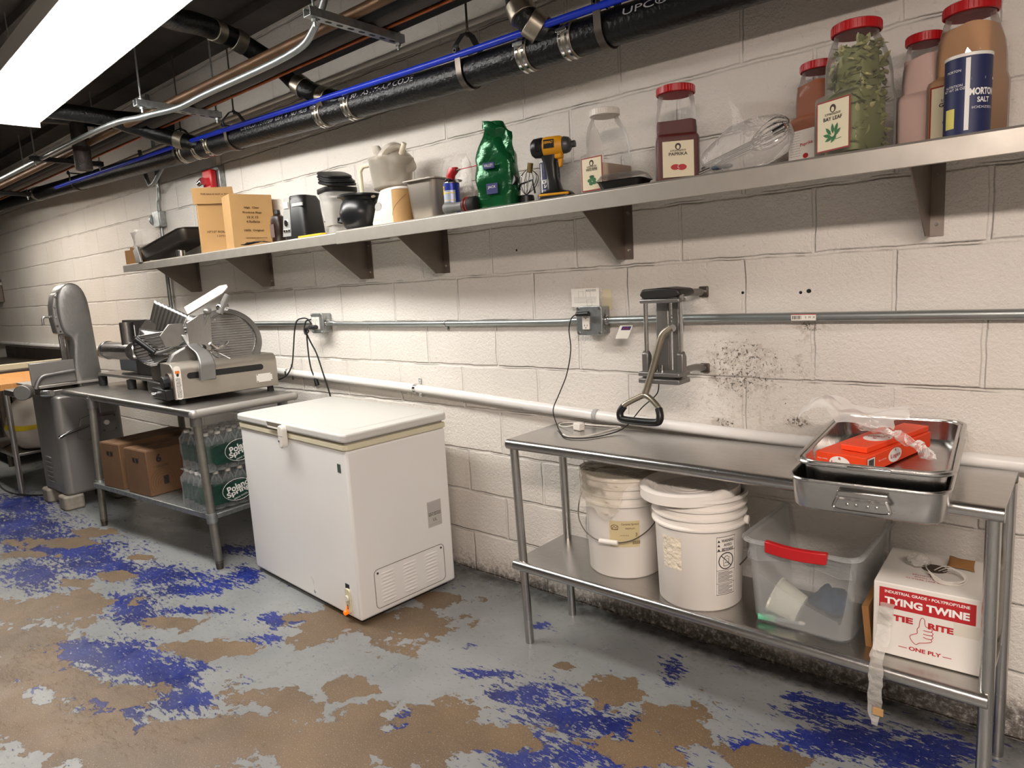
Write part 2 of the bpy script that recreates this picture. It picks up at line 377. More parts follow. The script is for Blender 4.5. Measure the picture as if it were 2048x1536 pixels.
# floor: two coats of paint, grey and blue, worn to tan concrete
TAN = [(-0.048, -1.403, 0.274, 0.184, 0.167, -0.048), (0.287, -1.626, 0.166, 0.115, 0.276, -0.068), (0.853, -1.781, 0.134, 0.096, 0.28, -0.069), (1.224, -1.67, 0.164, 0.118, 0.158, -0.052), (1.48, -1.514, 0.211, 0.153, 0.138, -0.06), (1.636, -1.313, 0.187, 0.135, 0.151, -0.086), (1.864, -1.207, 0.141, 0.102, 0.131, -0.091), (2.061, -1.092, 0.075, 0.054, 0.067, -0.058), (0.969, -1.132, 0.13, 0.09, 0.061, -0.03), (0.566, -1.159, 0.116, 0.079, 0.067, -0.028), (1.226, -0.812, 0.133, 0.091, 0.104, -0.07), (1.37, -0.613, 0.214, 0.145, 0.116, -0.093), (1.414, -0.337, 0.095, 0.063, 0.053, -0.05), (1.862, -1.009, 0.097, 0.068, 0.063, -0.051), (2.056, -0.919, 0.119, 0.085, 0.071, -0.069), (2.246, -0.888, 0.138, 0.1, 0.046, -0.051), (2.456, -0.47, 0.068, 0.048, 0.056, -0.091), (2.639, -0.501, 0.1, 0.072, 0.05, -0.095), (2.668, -0.678, 0.07, 0.05, 0.026, -0.046), (2.199, -0.429, 0.03, 0.021, 0.015, -0.021), (2.963, -0.49, 0.078, 0.057, 0.021, -0.058), (-1.058, -1.088, 0.198, 0.125, 0.08, -0.023), (-0.979, -1.261, 0.162, 0.103, 0.065, -0.017), (-1.061, -0.896, 0.147, 0.091, 0.083, -0.028), (-0.214, -1.083, 0.072, 0.046, 0.057, -0.021), (-0.271, -1.228, 0.07, 0.046, 0.056, -0.018), (-0.33, -0.888, 0.064, 0.04, 0.047, -0.019), (1.019, -0.798, 0.075, 0.05, 0.04, -0.026), (1.672, -0.99, 0.059, 0.042, 0.061, -0.045), (1.017, -1.489, 0.124, 0.088, 0.083, -0.031), (0.786, -1.577, 0.097, 0.068, 0.093, -0.029), (1.517, -1.171, 0.073, 0.052, 0.078, -0.046), (1.37, -1.239, 0.06, 0.042, 0.084, -0.045), (2.136, -1.038, 0.074, 0.054, 0.079, -0.073), (1.651, -1.177, 0.084, 0.06, 0.07, -0.045)]
BLU = [(-1.541, -1.143, 0.276, 0.171, 0.486, -0.123), (-0.828, -1.079, 0.296, 0.188, 0.196, -0.06), (-0.439, -1.078, 0.224, 0.144, 0.154, -0.052), (-0.627, -1.353, 0.148, 0.096, 0.194, -0.05), (0.023, -0.93, 0.208, 0.136, 0.117, -0.049), (0.323, -0.938, 0.13, 0.086, 0.079, -0.036), (0.289, -1.177, 0.103, 0.069, 0.134, -0.051), (0.417, -1.205, 0.099, 0.067, 0.076, -0.029), (0.713, -1.377, 0.123, 0.085, 0.122, -0.045), (0.49, -1.486, 0.108, 0.075, 0.099, -0.03), (1.021, -1.332, 0.114, 0.079, 0.12, -0.051), (1.249, -1.361, 0.075, 0.053, 0.088, -0.04), (1.054, -1.535, 0.091, 0.064, 0.095, -0.034), (1.279, -1.57, 0.07, 0.05, 0.055, -0.021), (0.367, -0.809, 0.11, 0.072, 0.08, -0.04), (0.391, -0.69, 0.067, 0.044, 0.114, -0.062), (0.014, -0.545, 0.126, 0.08, 0.071, -0.038), (0.983, -0.849, 0.112, 0.076, 0.049, -0.03), (1.087, -0.98, 0.053, 0.036, 0.037, -0.021), (2.228, -0.614, 0.111, 0.078, 0.043, -0.055), (2.356, -0.673, 0.117, 0.084, 0.051, -0.069), (2.527, -0.754, 0.201, 0.146, 0.052, -0.079), (2.409, -0.893, 0.095, 0.069, 0.039, -0.048), (2.551, -0.61, 0.074, 0.054, 0.03, -0.05), (2.014, -1.011, 0.052, 0.038, 0.055, -0.048), (2.076, -0.593, 0.044, 0.031, 0.016, -0.019), (1.814, -0.527, 0.022, 0.016, 0.02, -0.021), (3.007, -0.177, 0.074, 0.053, 0.015, -0.05), (3.107, -0.28, 0.137, 0.099, 0.017, -0.067), (3.297, -0.195, 0.099, 0.071, 0.013, -0.079), (2.94, -0.16, 0.039, 0.027, 0.011, -0.031), (1.96, -0.238, 0.037, 0.025, 0.02, -0.025), (1.976, -0.644, 0.06, 0.042, 0.022, -0.023), (2.14, -0.694, 0.055, 0.039, 0.018, -0.022), (1.432, -1.461, 0.041, 0.03, 0.025, -0.011), (0.622, -1.612, 0.102, 0.071, 0.062, -0.017), (-2.285, -1.014, 0.18, 0.106, 0.292, -0.072), (0.54, -1.037, 0.121, 0.081, 0.041, -0.019), (2.536, -0.251, 0.028, 0.019, 0.028, -0.055), (2.891, -0.49, 0.034, 0.025, 0.024, -0.06)]

def floorobj():
    import numpy as np
    nx, ny = 520, 210; x = np.linspace(X0, X1, nx+1); y = np.linspace(Y0, 0, ny+1)
    gx, gy = np.meshgrid(x, y, indexing='ij'); gx = gx.ravel(); gy = gy.ravel()
    def field(bl):
        f = np.zeros(len(gx))
        for cx, cy, ax, ay, bx, by in bl:
            det = ax*by-ay*bx; dx, dy = gx-cx, gy-cy
            u = (dx*by-dy*bx)/det; v = (-dx*ay+dy*ax)/det
            f = np.maximum(f, np.exp(-.5*(u*u+v*v)))
        return f
    me = D.meshes.new('floor'); vs = np.stack([gx, gy, np.zeros(len(gx))], 1)
    idx = lambda i, j: i*(ny+1)+j
    fs = [(idx(i, j), idx(i+1, j), idx(i+1, j+1), idx(i, j+1)) for i in range(nx) for j in range(ny)]
    me.from_pydata(vs.tolist(), [], fs)
    for nm, bl in (('worn', TAN), ('blue', BLU)):
        a = me.attributes.new(nm, 'FLOAT', 'POINT'); a.data.foreach_set('value', field(bl).astype('f'))
    m, t, N, L, P = nt('worn_painted_floor')
    tc = N.new('ShaderNodeTexCoord')
    def noise_(scale, detail=5, rough=.6, st=None, off=0):
        mp = N.new('ShaderNodeMapping'); L.new(tc.outputs['Object'], mp.inputs[0]); mp.inputs['Scale'].default_value = st or (1, 1, 1); mp.inputs['Location'].default_value = (off, off*.7, 0)
        n = N.new('ShaderNodeTexNoise'); n.inputs['Scale'].default_value = scale; n.inputs['Detail'].default_value = detail; n.inputs['Roughness'].default_value = rough
        L.new(mp.outputs[0], n.inputs[0]); return n.outputs[0]
    def math(op, a, b=None, c=None):
        n = N.new('ShaderNodeMath'); n.operation = op
        for i, v in enumerate((a, b, c)):
            if v is None: continue
            if isinstance(v, (int, float)): n.inputs[i].default_value = v
            else: L.new(v, n.inputs[i])
        return n.outputs[0]
    def rng(v, a, b, c=0, d=1):
        n = N.new('ShaderNodeMapRange'); L.new(v, n.inputs[0])
        for i, k in enumerate((a, b, c, d)): n.inputs[i+1].default_value = k
        return n.outputs[0]
    def mix(f, a, b):
        n = N.new('ShaderNodeMix'); n.data_type = 'RGBA'; L.new(f, n.inputs[0])
        for i, v in ((6, a), (7, b)):
            if isinstance(v, str): n.inputs[i].default_value = srgb(v)
            else: L.new(v, n.inputs[i])
        return n.outputs[2]
    def att(nm):
        a = N.new('ShaderNodeAttribute'); a.attribute_name = nm; return a.outputs['Fac']
    wa = math('ADD', att('worn'), math('ADD', math('MULTIPLY', math('SUBTRACT', noise_(4.2, 10, .66, (.8, 1.25, 1)), .5), 2.6), math('MULTIPLY', math('SUBTRACT', noise_(16, 7, .66, None, 7), .5), 1.35)))
    worn = rng(wa, .55, .57)
    fine = noise_(38, 6, .72, (.55, 1.5, 1)); mid = noise_(9, 6, .65, (.7, 1.3, 1), 5)
    ba = math('ADD', att('blue'), math('ADD', math('MULTIPLY', math('SUBTRACT', mid, .5), 1.9), math('MULTIPLY', math('SUBTRACT', fine, .5), 3.4)))
    ba = math('ADD', ba, rng(noise_(1.1, 3, .5, None, 12), .42, .62, -.05, .22)); blue = rng(ba, .60, .66)
    tanv = noise_(2.2, 6, .6, None, 2); grain = noise_(260, 3, .6)
    tan = mix(rng(tanv, .35, .7), '5E4F3E', '766149'); tan = mix(rng(grain, .60, .70, 0, .8), tan, 'C4B69C'); tan = mix(rng(noise_(420, 2), .64, .72, 0, .5), tan, '5B4835')
    grey = mix(rng(noise_(1.7, 5, .6, None, 9), .35, .7), '777A7A', '8F9190')
    grey = mix(rng(noise_(60, 6, .8, (.6, 1.4, 1), 3), .58, .64, 0, .75), grey, '4B4740')
    bl = mix(rng(noise_(3, 4), .4, .7), '141F5C', '1D3080'); bl = mix(rng(noise_(55, 6, .75, (.7, 1.3, 1), 4), .60, .63, 0, .9), bl, 'A4A7A8'); bl = mix(rng(fine, .5, .7, 0, .12), bl, '8C93AF')
    c = mix(blue, grey, bl); c = mix(worn, c, tan)
    edge = math('SUBTRACT', rng(wa, .545, .565), worn)
    c = mix(math('MULTIPLY', edge, .75), c, '2E2A33')
    sx = N.new('ShaderNodeSeparateXYZ'); L.new(tc.outputs['Object'], sx.inputs[0])
    dirt = math('MULTIPLY', rng(math('MULTIPLY_ADD', noise_(4, 5), .28, sx.outputs['Y']), -.02, .12), rng(noise_(14, 6, .7), .35, .6))
    c = mix(math('MULTIPLY', dirt, .85), c, '2A231B')
    L.new(c, P.inputs['Base Color'])
    L.new(math('ADD', rng(noise_(7, 5), .3, .7, .24, .42), math('MULTIPLY', worn, .1)), P.inputs['Roughness'])
    hh = math('ADD', math('MULTIPLY', worn, -.5), math('MULTIPLY_ADD', blue, -.18, math('MULTIPLY', grain, .18)))
    b = N.new('ShaderNodeBump'); b.inputs['Strength'].default_value = .6; b.inputs['Distance'].default_value = .004; L.new(hh, b.inputs['Height']); L.new(b.outputs[0], P.inputs['Normal'])
    me.materials.append(m); o = D.objects.new('floor', me); COL.objects.link(o); return struct(o)
floorobj()

# ------------------------------------------------------------------ pipes and cable under the ceiling
def pz(x): return 2.263-.0377*x if x < 1.6 else 2.203-.014*(x-1.6)      # axis of the big drain, which falls to the right
PR = .057
t = thing('drain_pipe', 'thick black cast iron drain pipe with lettering running along the wall under the ceiling', 'pipe')
MB().tube([(x, -.2, pz(x)) for x in (-9.4, -6, -3, 0, 1.6, 3, 6.4)], PR, n=32).build('pipe', IRON, t)
def at_pipe(b, x, r, L): return b.cyl((x-L/2, -.2, pz(x-L/2)), (x+L/2, -.2, pz(x+L/2)), r, n=32)
for x in (.745, .97, 2.0, 2.19, -.70, -.52, -.36, -3.55, 3.9):
    c = at_pipe(MB(), x, PR+.004, .05).build('coupling_band', BAND, t, bevel=.002)
    at_pipe(MB(), x-.013, PR+.007, .010).build('clamp_strap', CHROME, c); at_pipe(MB(), x+.013, PR+.007, .010).build('clamp_strap', CHROME, c)
    MB().box(x-.022, x+.022, -.2-PR-.016, -.2-PR+.002, pz(x)+.012, pz(x)+.026).build('clamp_screw', CHROME, c, bevel=.002)
def branch(pts, bands, label=None):
    p = smoothpath(pts, 8); MB().tube(p, .045, n=24).build('branch_pipe', IRON, t)
    for i in bands:
        a, b_ = V(p[i]), V(p[i+1]); d = (b_-a).normalized()*.026
        c = MB().cyl(a-d, a+d, .050, n=24).build('coupling_band', BAND, t, bevel=.002)
branch([(.95, -.2, pz(.95)), (.90, -.205, pz(.9)+.03), (.79, -.225, 2.296), (.63, -.245, 2.38), (.545, -.285, 2.47), (.515, -.38, 2.525), (.50, -.50, 2.576), (.56, -.68, 2.575), (.648, -.85, 2.54), (.75, -1.05, 2.53)], (16, 24, 46, 52))
branch([(2.17, -.2, pz(2.17)), (2.105, -.225, 2.235), (2.065, -.27, 2.27), (2.03, -.285, 2.33), (2.0, -.255, 2.44), (1.98, -.25, 2.6), (1.97, -.25, 2.86)], (14, 22))
branch([(-.44, -.2, pz(-.44)), (-.53, -.24, 2.31), (-.66, -.34, 2.36), (-.75, -.5, 2.42), (-.8, -.7, 2.46), (-1.0, -1.4, 2.5)], (12,))
def pipe_text(s, x, w, a0=rad(27)):
    cu_ = txt(s, .028, (0, 0, 0), GREY_INK, t, w=w)
    for v in cu_.data.vertices:                       # bend the writing round the upper front of the pipe
        u, b = v.co.x, v.co.z; a = a0+b/PR
        X = x+u; v.co = V((X, -.2-(PR+.0008)*cos(a), pz(X)+(PR+.0008)*sin(a)))
pipe_text('CHARLOTTE PIPE®  USA  4" NO HUB', .36, .62)
pipe_text('301 ASTM-A.P CODE', 1.22, .42); pipe_text('UPC®   The Qu', 2.62, .40, rad(14))
# clevis hangers
t0 = None
for k, (x, s) in enumerate(((1.70, 'clevis hanger holding the black drain pipe above the green bag'), (2.33, 'clevis hanger at the right end of the black drain pipe above the jars'), (-.1, 'clevis hanger on the black drain pipe above the red alarm box'),
          (-.75, 'clevis hanger on the drain pipe, second to the left of the alarm box'), (-2.55, 'clevis hanger on the drain pipe above the saw end of the room'))):
    h = thing('clevis_hanger', s, 'pipe hanger', (x, -.2, pz(x)), 0, 'clevis hangers on the drain pipe')
    pts = [(0, (PR+.003)*cos(a)*1.0, (PR+.003)*sin(a)) for a in [rad(180+180*i/20) for i in range(21)]]
    pts = [(0, -PR-.006, .075)]+[(0, -PR-.005, .03)]+pts+[(0, PR+.005, .03), (0, PR+.006, .075)]
    b = MB(); R = []
    for p in pts:
        p = V(p); n = V((0, p.y, min(p.z, 0))).normalized() if p.z < .02 else V((0, 1 if p.y > 0 else -1, 0))
        R.append([p+V((-.014, 0, 0)), p+V((.014, 0, 0)), p+V((.014, 0, 0))+n*.004, p+V((-.014, 0, 0))+n*.004])
    b.rings(R).build('lower_strap', STEEL_DARK, h)
    b = MB(); R = []
    for p in [(0, -PR-.012, .055), (0, -PR-.012, .085), (0, -PR*.45, .135), (0, 0, .142), (0, PR*.45, .135), (0, PR+.012, .085), (0, PR+.012, .055)]:
        p = V(p); R.append([p+V((-.014, 0, 0)), p+V((.014, 0, 0)), p+V((.014, 0, .004)), p+V((-.014, 0, .004))] if abs(p.y) < .05 else [p+V((-.014, 0, 0)), p+V((.014, 0, 0)), p+V((.014, .004*(1 if p.y > 0 else -1), 0)), p+V((-.014, .004*(1 if p.y > 0 else -1), 0))])
    b.rings(R).build('yoke', BLACK_M, h)
    MB().cyl((0, -PR-.022, .066), (0, PR+.022, .066), .005, n=8).cyl((0, -PR-.022, .066), (0, -PR-.014, .066), .010, n=6).build('cross_bolt', CHROME, h)
    MB().cyl((0, 0, .13), (0, 0, 2.87-pz(x)), .0045, n=8).cyl((0, 0, .145), (0, 0, .152), .009, n=6).build('threaded_rod', STEEL_DARK, h)
def pipe(name, label, cat, pts, r, m, n=16, smooth=True):
    return tag(MB().tube(smoothpath(pts, 6) if smooth else pts, r, n=n).build(name, m), label, cat)
pipe('blue_tube', 'bright blue plastic water tube lying along the top of the black drain pipe', 'pipe', [(-2.9, -.262, 2.362), (-1.5, -.262, 2.335), (-.6, -.262, 2.318), (.5, -.262, 2.288), (1.6, -.262, 2.256), (2.6, -.262, 2.243), (4.2, -.262, 2.22), (6.3, -.262, 2.2)], .0125, BLUE_PEX)
ZS = 2.38
pipe('white_conduit', 'thin pale conduit running along the wall behind the black drain pipe', 'pipe', [(-9, -.06, 2.46), (0, -.06, 2.45), (6.3, -.06, 2.42)], .012, WHITE_P)
pipe('galvanised_conduit', 'shiny galvanised conduit that bends up to the ceiling beside the slotted strut', 'conduit', [(-9.4, -.66, ZS+.0), (-3, -.66, ZS-.0), (-.8, -.66, ZS-.002), (-.2, -.65, ZS-.04), (.05, -.58, ZS-.035), (.35, -.575, ZS-.03), (1.05, -.575, ZS-.03), (1.24, -.575, ZS+.02), (1.36, -.575, ZS+.16), (1.45, -.575, ZS+.34), (1.5, -.575, 2.9)], .0145, EMT)
pipe('brown_pipe', 'dull brown metal pipe beside the galvanised conduit on the struts', 'pipe', [(-9.4, -.522, ZS+.036), (0, -.522, ZS+.036), (6.3, -.522, ZS+.036)], .021, BRASSY)
pipe('insulated_pipe', 'thick pipe in black foam insulation on the struts', 'pipe', [(-9.4, -.47, ZS+.045), (0, -.47, ZS+.045), (6.3, -.47, ZS+.045)], .030, FOAM_BK)
pipe('insulated_pipe', 'pipe in mottled grey foam insulation on the struts', 'pipe', [(-9.4, -.406, ZS+.046), (0, -.406, ZS+.046), (6.3, -.406, ZS+.046)], .032, FOAM)
pipe('copper_pipe', 'thin copper pipe at the wall side of the strut-carried pipes', 'pipe', [(-9.4, -.363, ZS+.023), (0, -.363, ZS+.023), (6.3, -.363, ZS+.023)], .008, COPPER_B)
pipe('insulated_pipe', 'black insulated pipe nearest the wall on the strut tips', 'pipe', [(.72, -.322, ZS+.047), (2, -.322, ZS+.047), (6.3, -.322, ZS+.047)], .032, FOAM_BK)
# slotted struts hung on threaded rods
for k, (x, m, s) in enumerate(((1.41, GALV, 'slotted galvanised strut nearest the middle, carrying the pipes'), (-.1, GALV, 'slotted galvanised strut beside the far end of the light fixture'),
                               (-1.82, BLACK_M, 'black strut carrying the pipes over the saw'), (-3.5, BLACK_M, 'farthest black strut carrying the pipes at the left'))):
    h = thing('strut_trapeze', s, 'pipe support', (x, 0, ZS), 0, 'struts that carry the pipes')
    b = MB(); w, d, th = .0205, .032, .0025
    pr_ = [(-w, -d+.016), (-w, .014), (-w+.008, .014), (-w+.008, .014-th), (-w+th, .014-th), (-w+th, -d+.016+th), (w-th, -d+.016+th), (w-th, .014-th), (w-.008, .014-th), (w-.008, .014), (w, .014), (w, -d+.016)]
    b.prism(pr_, -.72, -.28, 'xz'); b.build('channel', m, h, smooth=0)
    b = MB()
    for i in range(8): b.prism(rrect(.007, .014, .0069, 4, 0, -.68+i*.05), -d+.0155, -d+.0163, 'xy')
    b.build('slots', BLACK_M, h, smooth=0)
    for y in (-.69, -.30):
        MB().cyl((0, y, -.045), (0, y, 2.87-ZS), .0048, n=8).build('threaded_rod', GALV, h)
        MB().cyl((0, y, -.028), (0, y, -.018), .011, n=6).build('nut', GALV, h); MB().cyl((0, y, .016), (0, y, .022), .013, n=12).build('washer', GALV, h)
# dark crossing drain at the left with stencilled date
t = thing('crossing_drain_pipe', 'dark drain pipe with a stencilled date crossing above the struts at the left', 'pipe')
MB().cyl((-1.9, -1.9, 2.62), (-1.15, -.05, 2.56), .055, n=24).build('pipe', IRON, t)
o = txt('E 10/01/18', .05, (0, 0, 0), GREY_INK, t, w=.42)
dd = (V((-1.15, -.05, 2.56))-V((-1.9, -1.9, 2.62))).normalized(); side = V((dd.y, -dd.x, 0)).normalized()
for v in o.data.vertices:
    u, b = v.co.x, v.co.z; c = V((-1.9, -1.9, 2.62))+dd*(1.18+u); a = b/.056-.25
    v.co = c+side*.0562*cos(a)+V((0, 0, .0562*sin(a)))
MB().cyl((-1.36, -.56, 2.6), (-1.36, -.56, 2.25), .05, n=20).build('down_branch', IRON_OLD, t)
tag(MB().tube(smoothpath([(-1.62, -.1, 2.46), (-1.55, -.1, 2.24), (-1.43, -.12, 2.20), (-1.3, -.12, 2.26), (-1.0, -.1, 2.44)], 6), .014, n=10).build('flexible_conduit', GALV), 'looped grey flexible conduit hanging behind the drain pipe', 'conduit')
# ------------------------------------------------------------------ things fixed to the back wall
pipe('painted_pipe', 'white-painted pipe sloping low along the wall behind the right steel table', 'pipe', [(-7.2, -.03, 1.035), (-5.0, -.03, 1.018), (-3.2, -.03, 1.012), (-1.6, -.03, .965), (-.08, -.03, .925), (1.04, -.03, .893), (2.1, -.03, .845), (2.9, -.03, .824), (3.6, -.03, .822), (6.3, -.03, .80)], .021, WHITE_E)
for (x, z, s) in ((1.05, .893, 'pipe strap on the white pipe, right of the freezer lid'), (-.1, .925, 'pipe strap on the white pipe, above the left steel table'), (2.11, .845, 'band on the white pipe above the right steel table')):
    h = thing('pipe_strap', s, 'pipe strap', (x, 0, z), 0, 'straps on the low white pipe')
    b = MB(); R = []
    for a in range(-20, 201, 20):
        c_, s_ = cos(rad(a)), sin(rad(a)); p = V((0, -.03-.0225*s_, .0225*c_)); n = V((0, -s_, c_))
        R.append([p+V((-.009, 0, 0)), p+V((.009, 0, 0)), p+V((.009, 0, 0))+n*.002, p+V((-.009, 0, 0))+n*.002])
    b.rings(R).build('band', CHROME if x < 2 else GREY_INK, h)
    if x < 2:
        for sz in (1, -1):
            MB().box(-.009, .009, -.006, -.002, *(sorted((sz*.022, sz*.048)))).build('tab', CHROME, h, bevel=.001)
            MB().cyl((0, -.006, sz*.038), (0, -.010, sz*.038), .004, n=8).build('screw', CHROME, h)
pipe('wall_conduit', 'galvanised conduit along the wall between the two outlet boxes', 'conduit', [(.345, -.035, 1.222), (.40, -.028, 1.222), (.48, -.018, 1.216), (1.2, -.018, 1.213), (1.9, -.018, 1.216), (2.02, -.028, 1.222), (2.07, -.035, 1.222)], .0125, EMT)
pipe('wall_conduit', 'long galvanised conduit running right from the outlet box behind the wall cutter', 'conduit', [(2.165, -.035, 1.222), (2.3, -.03, 1.224), (2.8, -.02, 1.226), (4.5, -.02, 1.228), (6.3, -.02, 1.23)], .0145, EMT)
pipe('wall_conduit', 'galvanised conduit running left from the outlet above the freezer', 'conduit', [(-1.62, -.02, 1.222), (-.4, -.02, 1.222), (.255, -.02, 1.222)], .0145, EMT)
pipe('wall_conduit', 'upright galvanised conduit on the wall from drain pipe down past the slicer', 'conduit', [(-1.62, -.02, 1.235), (-1.62, -.02, 1.6), (-1.61, -.02, 1.97), (-1.60, -.025, 2.1), (-1.58, -.02, 2.2), (-1.57, -.02, 2.84)], .0135, EMT)
h = thing('conduit_strap', 'small strap on the wall conduit above the freezer', 'pipe strap', (1.28, 0, 1.213))
MB().tube([(0, -.018-.0145*sin(rad(a)), .0145*cos(rad(a))) for a in range(0, 181, 15)], .002, n=6).build('band', CHROME, h)
MB().box(-.007, .007, -.005, -.001, -.034, -.012).build('tab', CHROME, h, bevel=.001); MB().cyl((0, -.005, -.026), (0, -.009, -.026), .004, n=8).build('screw', CHROME, h)
# label on the conduit
h = thing('sticker', 'small red and white barcode sticker on the long wall conduit', 'sticker', (2.905, -.0352, 1.226))
quad(h, 'label_paper', (0, 0, 0), .075, .02, PAPER)
quad(h, 'red_edge', (0, 0, .009), .075, .002, RED_INK, off=.0008)
b = MB()
for i in range(9):
    x = -.034+i*.0032; b.box(x, x+random.choice((.001, .002)), -.0012, -.0008, -.006, .005)
b.build('barcode', BLACK_INK, h, smooth=0); txt('S  M  X', .006, (.02, -.0005, 0), BLACK_INK, h, w=.03)
def outlet(name_label, x, w, both):
    h = thing('outlet_box', name_label, 'electrical outlet', (x, 0, 1.224))
    MB().box(-w/2, w/2, -.055, -.002, -.052, .052).build('box', GALV, h, bevel=.004)
    cv = MB().prism(rrect(w/2+.004, .056, .01, 4), -.066, -.055, 'xz').build('cover', GALV, h, bevel=.003)
    for sx in (-1, 1):
        for sz in (-1, 1): MB().cyl((sx*(w/2-.006), -.066, sz*.047), (sx*(w/2-.006), -.069, sz*.047), .005, n=10).build('screw', CHROME, cv)
    for i, ox in enumerate((-.026, .012) if both else (-.012,)):
        r = MB().prism(rrect(.0165, .034, .003, 3, ox, 0), -.071, -.066, 'xz').build('receptacle', WHITE_P, h, bevel=.001)
        b = MB()
        for oz in (-.018, .018):
            b.box(ox-.007, ox-.005, -.0716, -.0709, oz-.004, oz+.004).box(ox+.005, ox+.007, -.0716, -.0709, oz-.003, oz+.003)
            b.cyl((ox, -.0716, oz-.009), (ox, -.0709, oz-.009), .0022, n=8)
        b.build('slots', BLACK, r, smooth=0)
    b = MB().cyl((w/2, -.035, 0), (w/2+.02, -.035, 0), .016, n=16).cyl((w/2+.004, -.035, 0), (w/2+.009, -.035, 0), .02, n=8)
    b.build('connector', CHROME, h)
    for sx in (-1, 1): MB().lathe([(.003, 0), (.012, 0), (.012, .001), (.003, .001)], (w/2+.0008, -.028, sx*.028), axis='x', n=16).build('knockout', GALV, h)
    return h
outlet('galvanised outlet box with two white outlets on the wall above the freezer', .30, .10, True)
outlet('galvanised outlet box with a white outlet and card above it, left of the cutter', 2.118, .11, False)
# cords at the freezer outlet
h = thing('power_plug', 'black plug with a cord looped down behind the freezer', 'power cord', (0, 0, 0))
MB().tube(smoothpath([(.33, -.085, 1.204), (.29, -.1, 1.202), (.25, -.1, 1.2), (.215, -.09, 1.19), (.225, -.07, 1.12), (.26, -.06, 1.05), (.30, -.055, .93), (.34, -.05, .80), (.345, -.045, .66)], 6), .0042, n=8).build('cord', RUBBER, h)
MB().box(.262, .318, -.1, -.072, 1.192, 1.215).build('plug', BLACK, h, bevel=.006)
h = thing('loose_plug_cable', 'short black cord with a loose plug hanging beside the outlet above the freezer', 'power cord', (0, 0, 0))
MB().tube(smoothpath([(.235, -.06, 1.245), (.20, -.07, 1.235), (.19, -.08, 1.19), (.215, -.09, 1.165), (.24, -.085, 1.18), (.2, -.07, 1.19), (.178, -.06, 1.12), (.172, -.055, 1.02), (.178, -.05, .95), (.20, -.045, .905)], 6), .0042, n=8).build('cord', RUBBER, h)
MB().cyl((.20, -.045, .905), (.213, -.045, .865), .011, .014, n=12).build('plug', BLACK, h, bevel=.002)
for dx in (-.005, .005): MB().box(.214+dx-.001, .214+dx+.001, -.049, -.041, .846, .866).build('prong', CHROME, h)
h = thing('slicer_cable', 'black cord looping from the outlet above the freezer down to the slicer', 'power cord', (0, 0, 0))
MB().tube(smoothpath([(.262, -.075, 1.22), (.23, -.08, 1.25), (.16, -.07, 1.252), (.09, -.06, 1.235), (.04, -.05, 1.17), (.01, -.05, 1.07), (-.02, -.055, .97), (-.07, -.08, .905), (-.11, -.16, .885)], 6), .0042, n=8).build('cord', RUBBER, h)
# charger cable from the other outlet
h = thing('outlet_cable', 'thin black cord from the outlet drooping over the right steel table', 'power cord', (0, 0, 0))
MB().tube(smoothpath([(2.075, -.088, 1.25), (2.05, -.085, 1.235), (2.032, -.08, 1.19), (2.036, -.08, 1.11), (2.01, -.08, 1.01), (1.975, -.09, .93), (1.965, -.12, .87), (2.02, -.17, .822), (2.08, -.23, .8145), (2.15, -.29, .8145), (2.22, -.27, .8145), (2.26, -.19, .815), (2.29, -.11, .83), (2.34, -.07, .9), (2.385, -.06, .94), (2.405, -.06, .97), (2.41, -.06, 1.03), (2.43, -.05, 1.1)], 6), .0022, n=8).build('cord', RUBBER, h)
MB().cyl((2.075, -.088, 1.25), (2.135, -.088, 1.252), .008, .010, n=12).build('plug', BLACK, h, bevel=.002)
h = thing('instruction_card', 'white printed card with small diagrams stuck above the outlet box', 'card', (2.09, -.045, 1.312), rad(-4))
MB().box(-.068, .068, 0, .001, -.035, .035).build('card_paper', PAPER, h, smooth=0)
lines(h, (0, 0, .0), .11, 5, .005, .0015, GREY_INK, seed=4); lines(h, (.03, 0, .028), .05, 2, .004, .0015, BLACK_INK, seed=5)
b = MB()
for (x, z) in ((-.02, .012), (.015, .012), (.02, -.02)):
    for e in ((-.012, -.012, .0008, .024), (.0112, -.012, .0008, .024), (-.012, -.012, .024, .0008), (-.012, .0112, .024, .0008)): b.box(x+e[0], x+e[0]+e[2], -.0005, 0, z+e[1]-.0, z+e[1]+e[3])
b.build('diagrams', GREY_INK, h, smooth=0)
h = thing('wall_card', 'yellowed blank card behind the instruction card on the wall', 'card', (2.165, -.004, 1.3), 0)
MB().box(-.02, .02, 0, .001, -.04, .04).build('card_paper', LABEL_C, h, smooth=0)
h = thing('hang_tag', 'small blue and white tag hanging under the outlet box', 'tag', (2.277, -.07, 1.205), rad(8))
MB().rings([[V((-.017, 0, 0)), V((.033, 0, 0)), V((.013, -.004, -.048)), V((-.037, -.004, -.048))], [V((-.017, .001, 0)), V((.033, .001, 0)), V((.013, -.003, -.048)), V((-.037, -.003, -.048))]]).build('tag_paper', PAPER, h, smooth=0)
MB().rings([[V((-.008, -.0006, -.003)), V((.028, -.0006, -.003)), V((.022, -.0016, -.017)), V((-.014, -.0016, -.017))], [V((-.008, 0, -.003)), V((.028, 0, -.003)), V((.022, -.001, -.017)), V((-.014, -.001, -.017))]]).build('blue_panel', mat('navy_ink', '2A2F66', .6), h, smooth=0)
txt('XOXO', .008, (.007, -.003, -.010), RED_INK, h, w=.024)
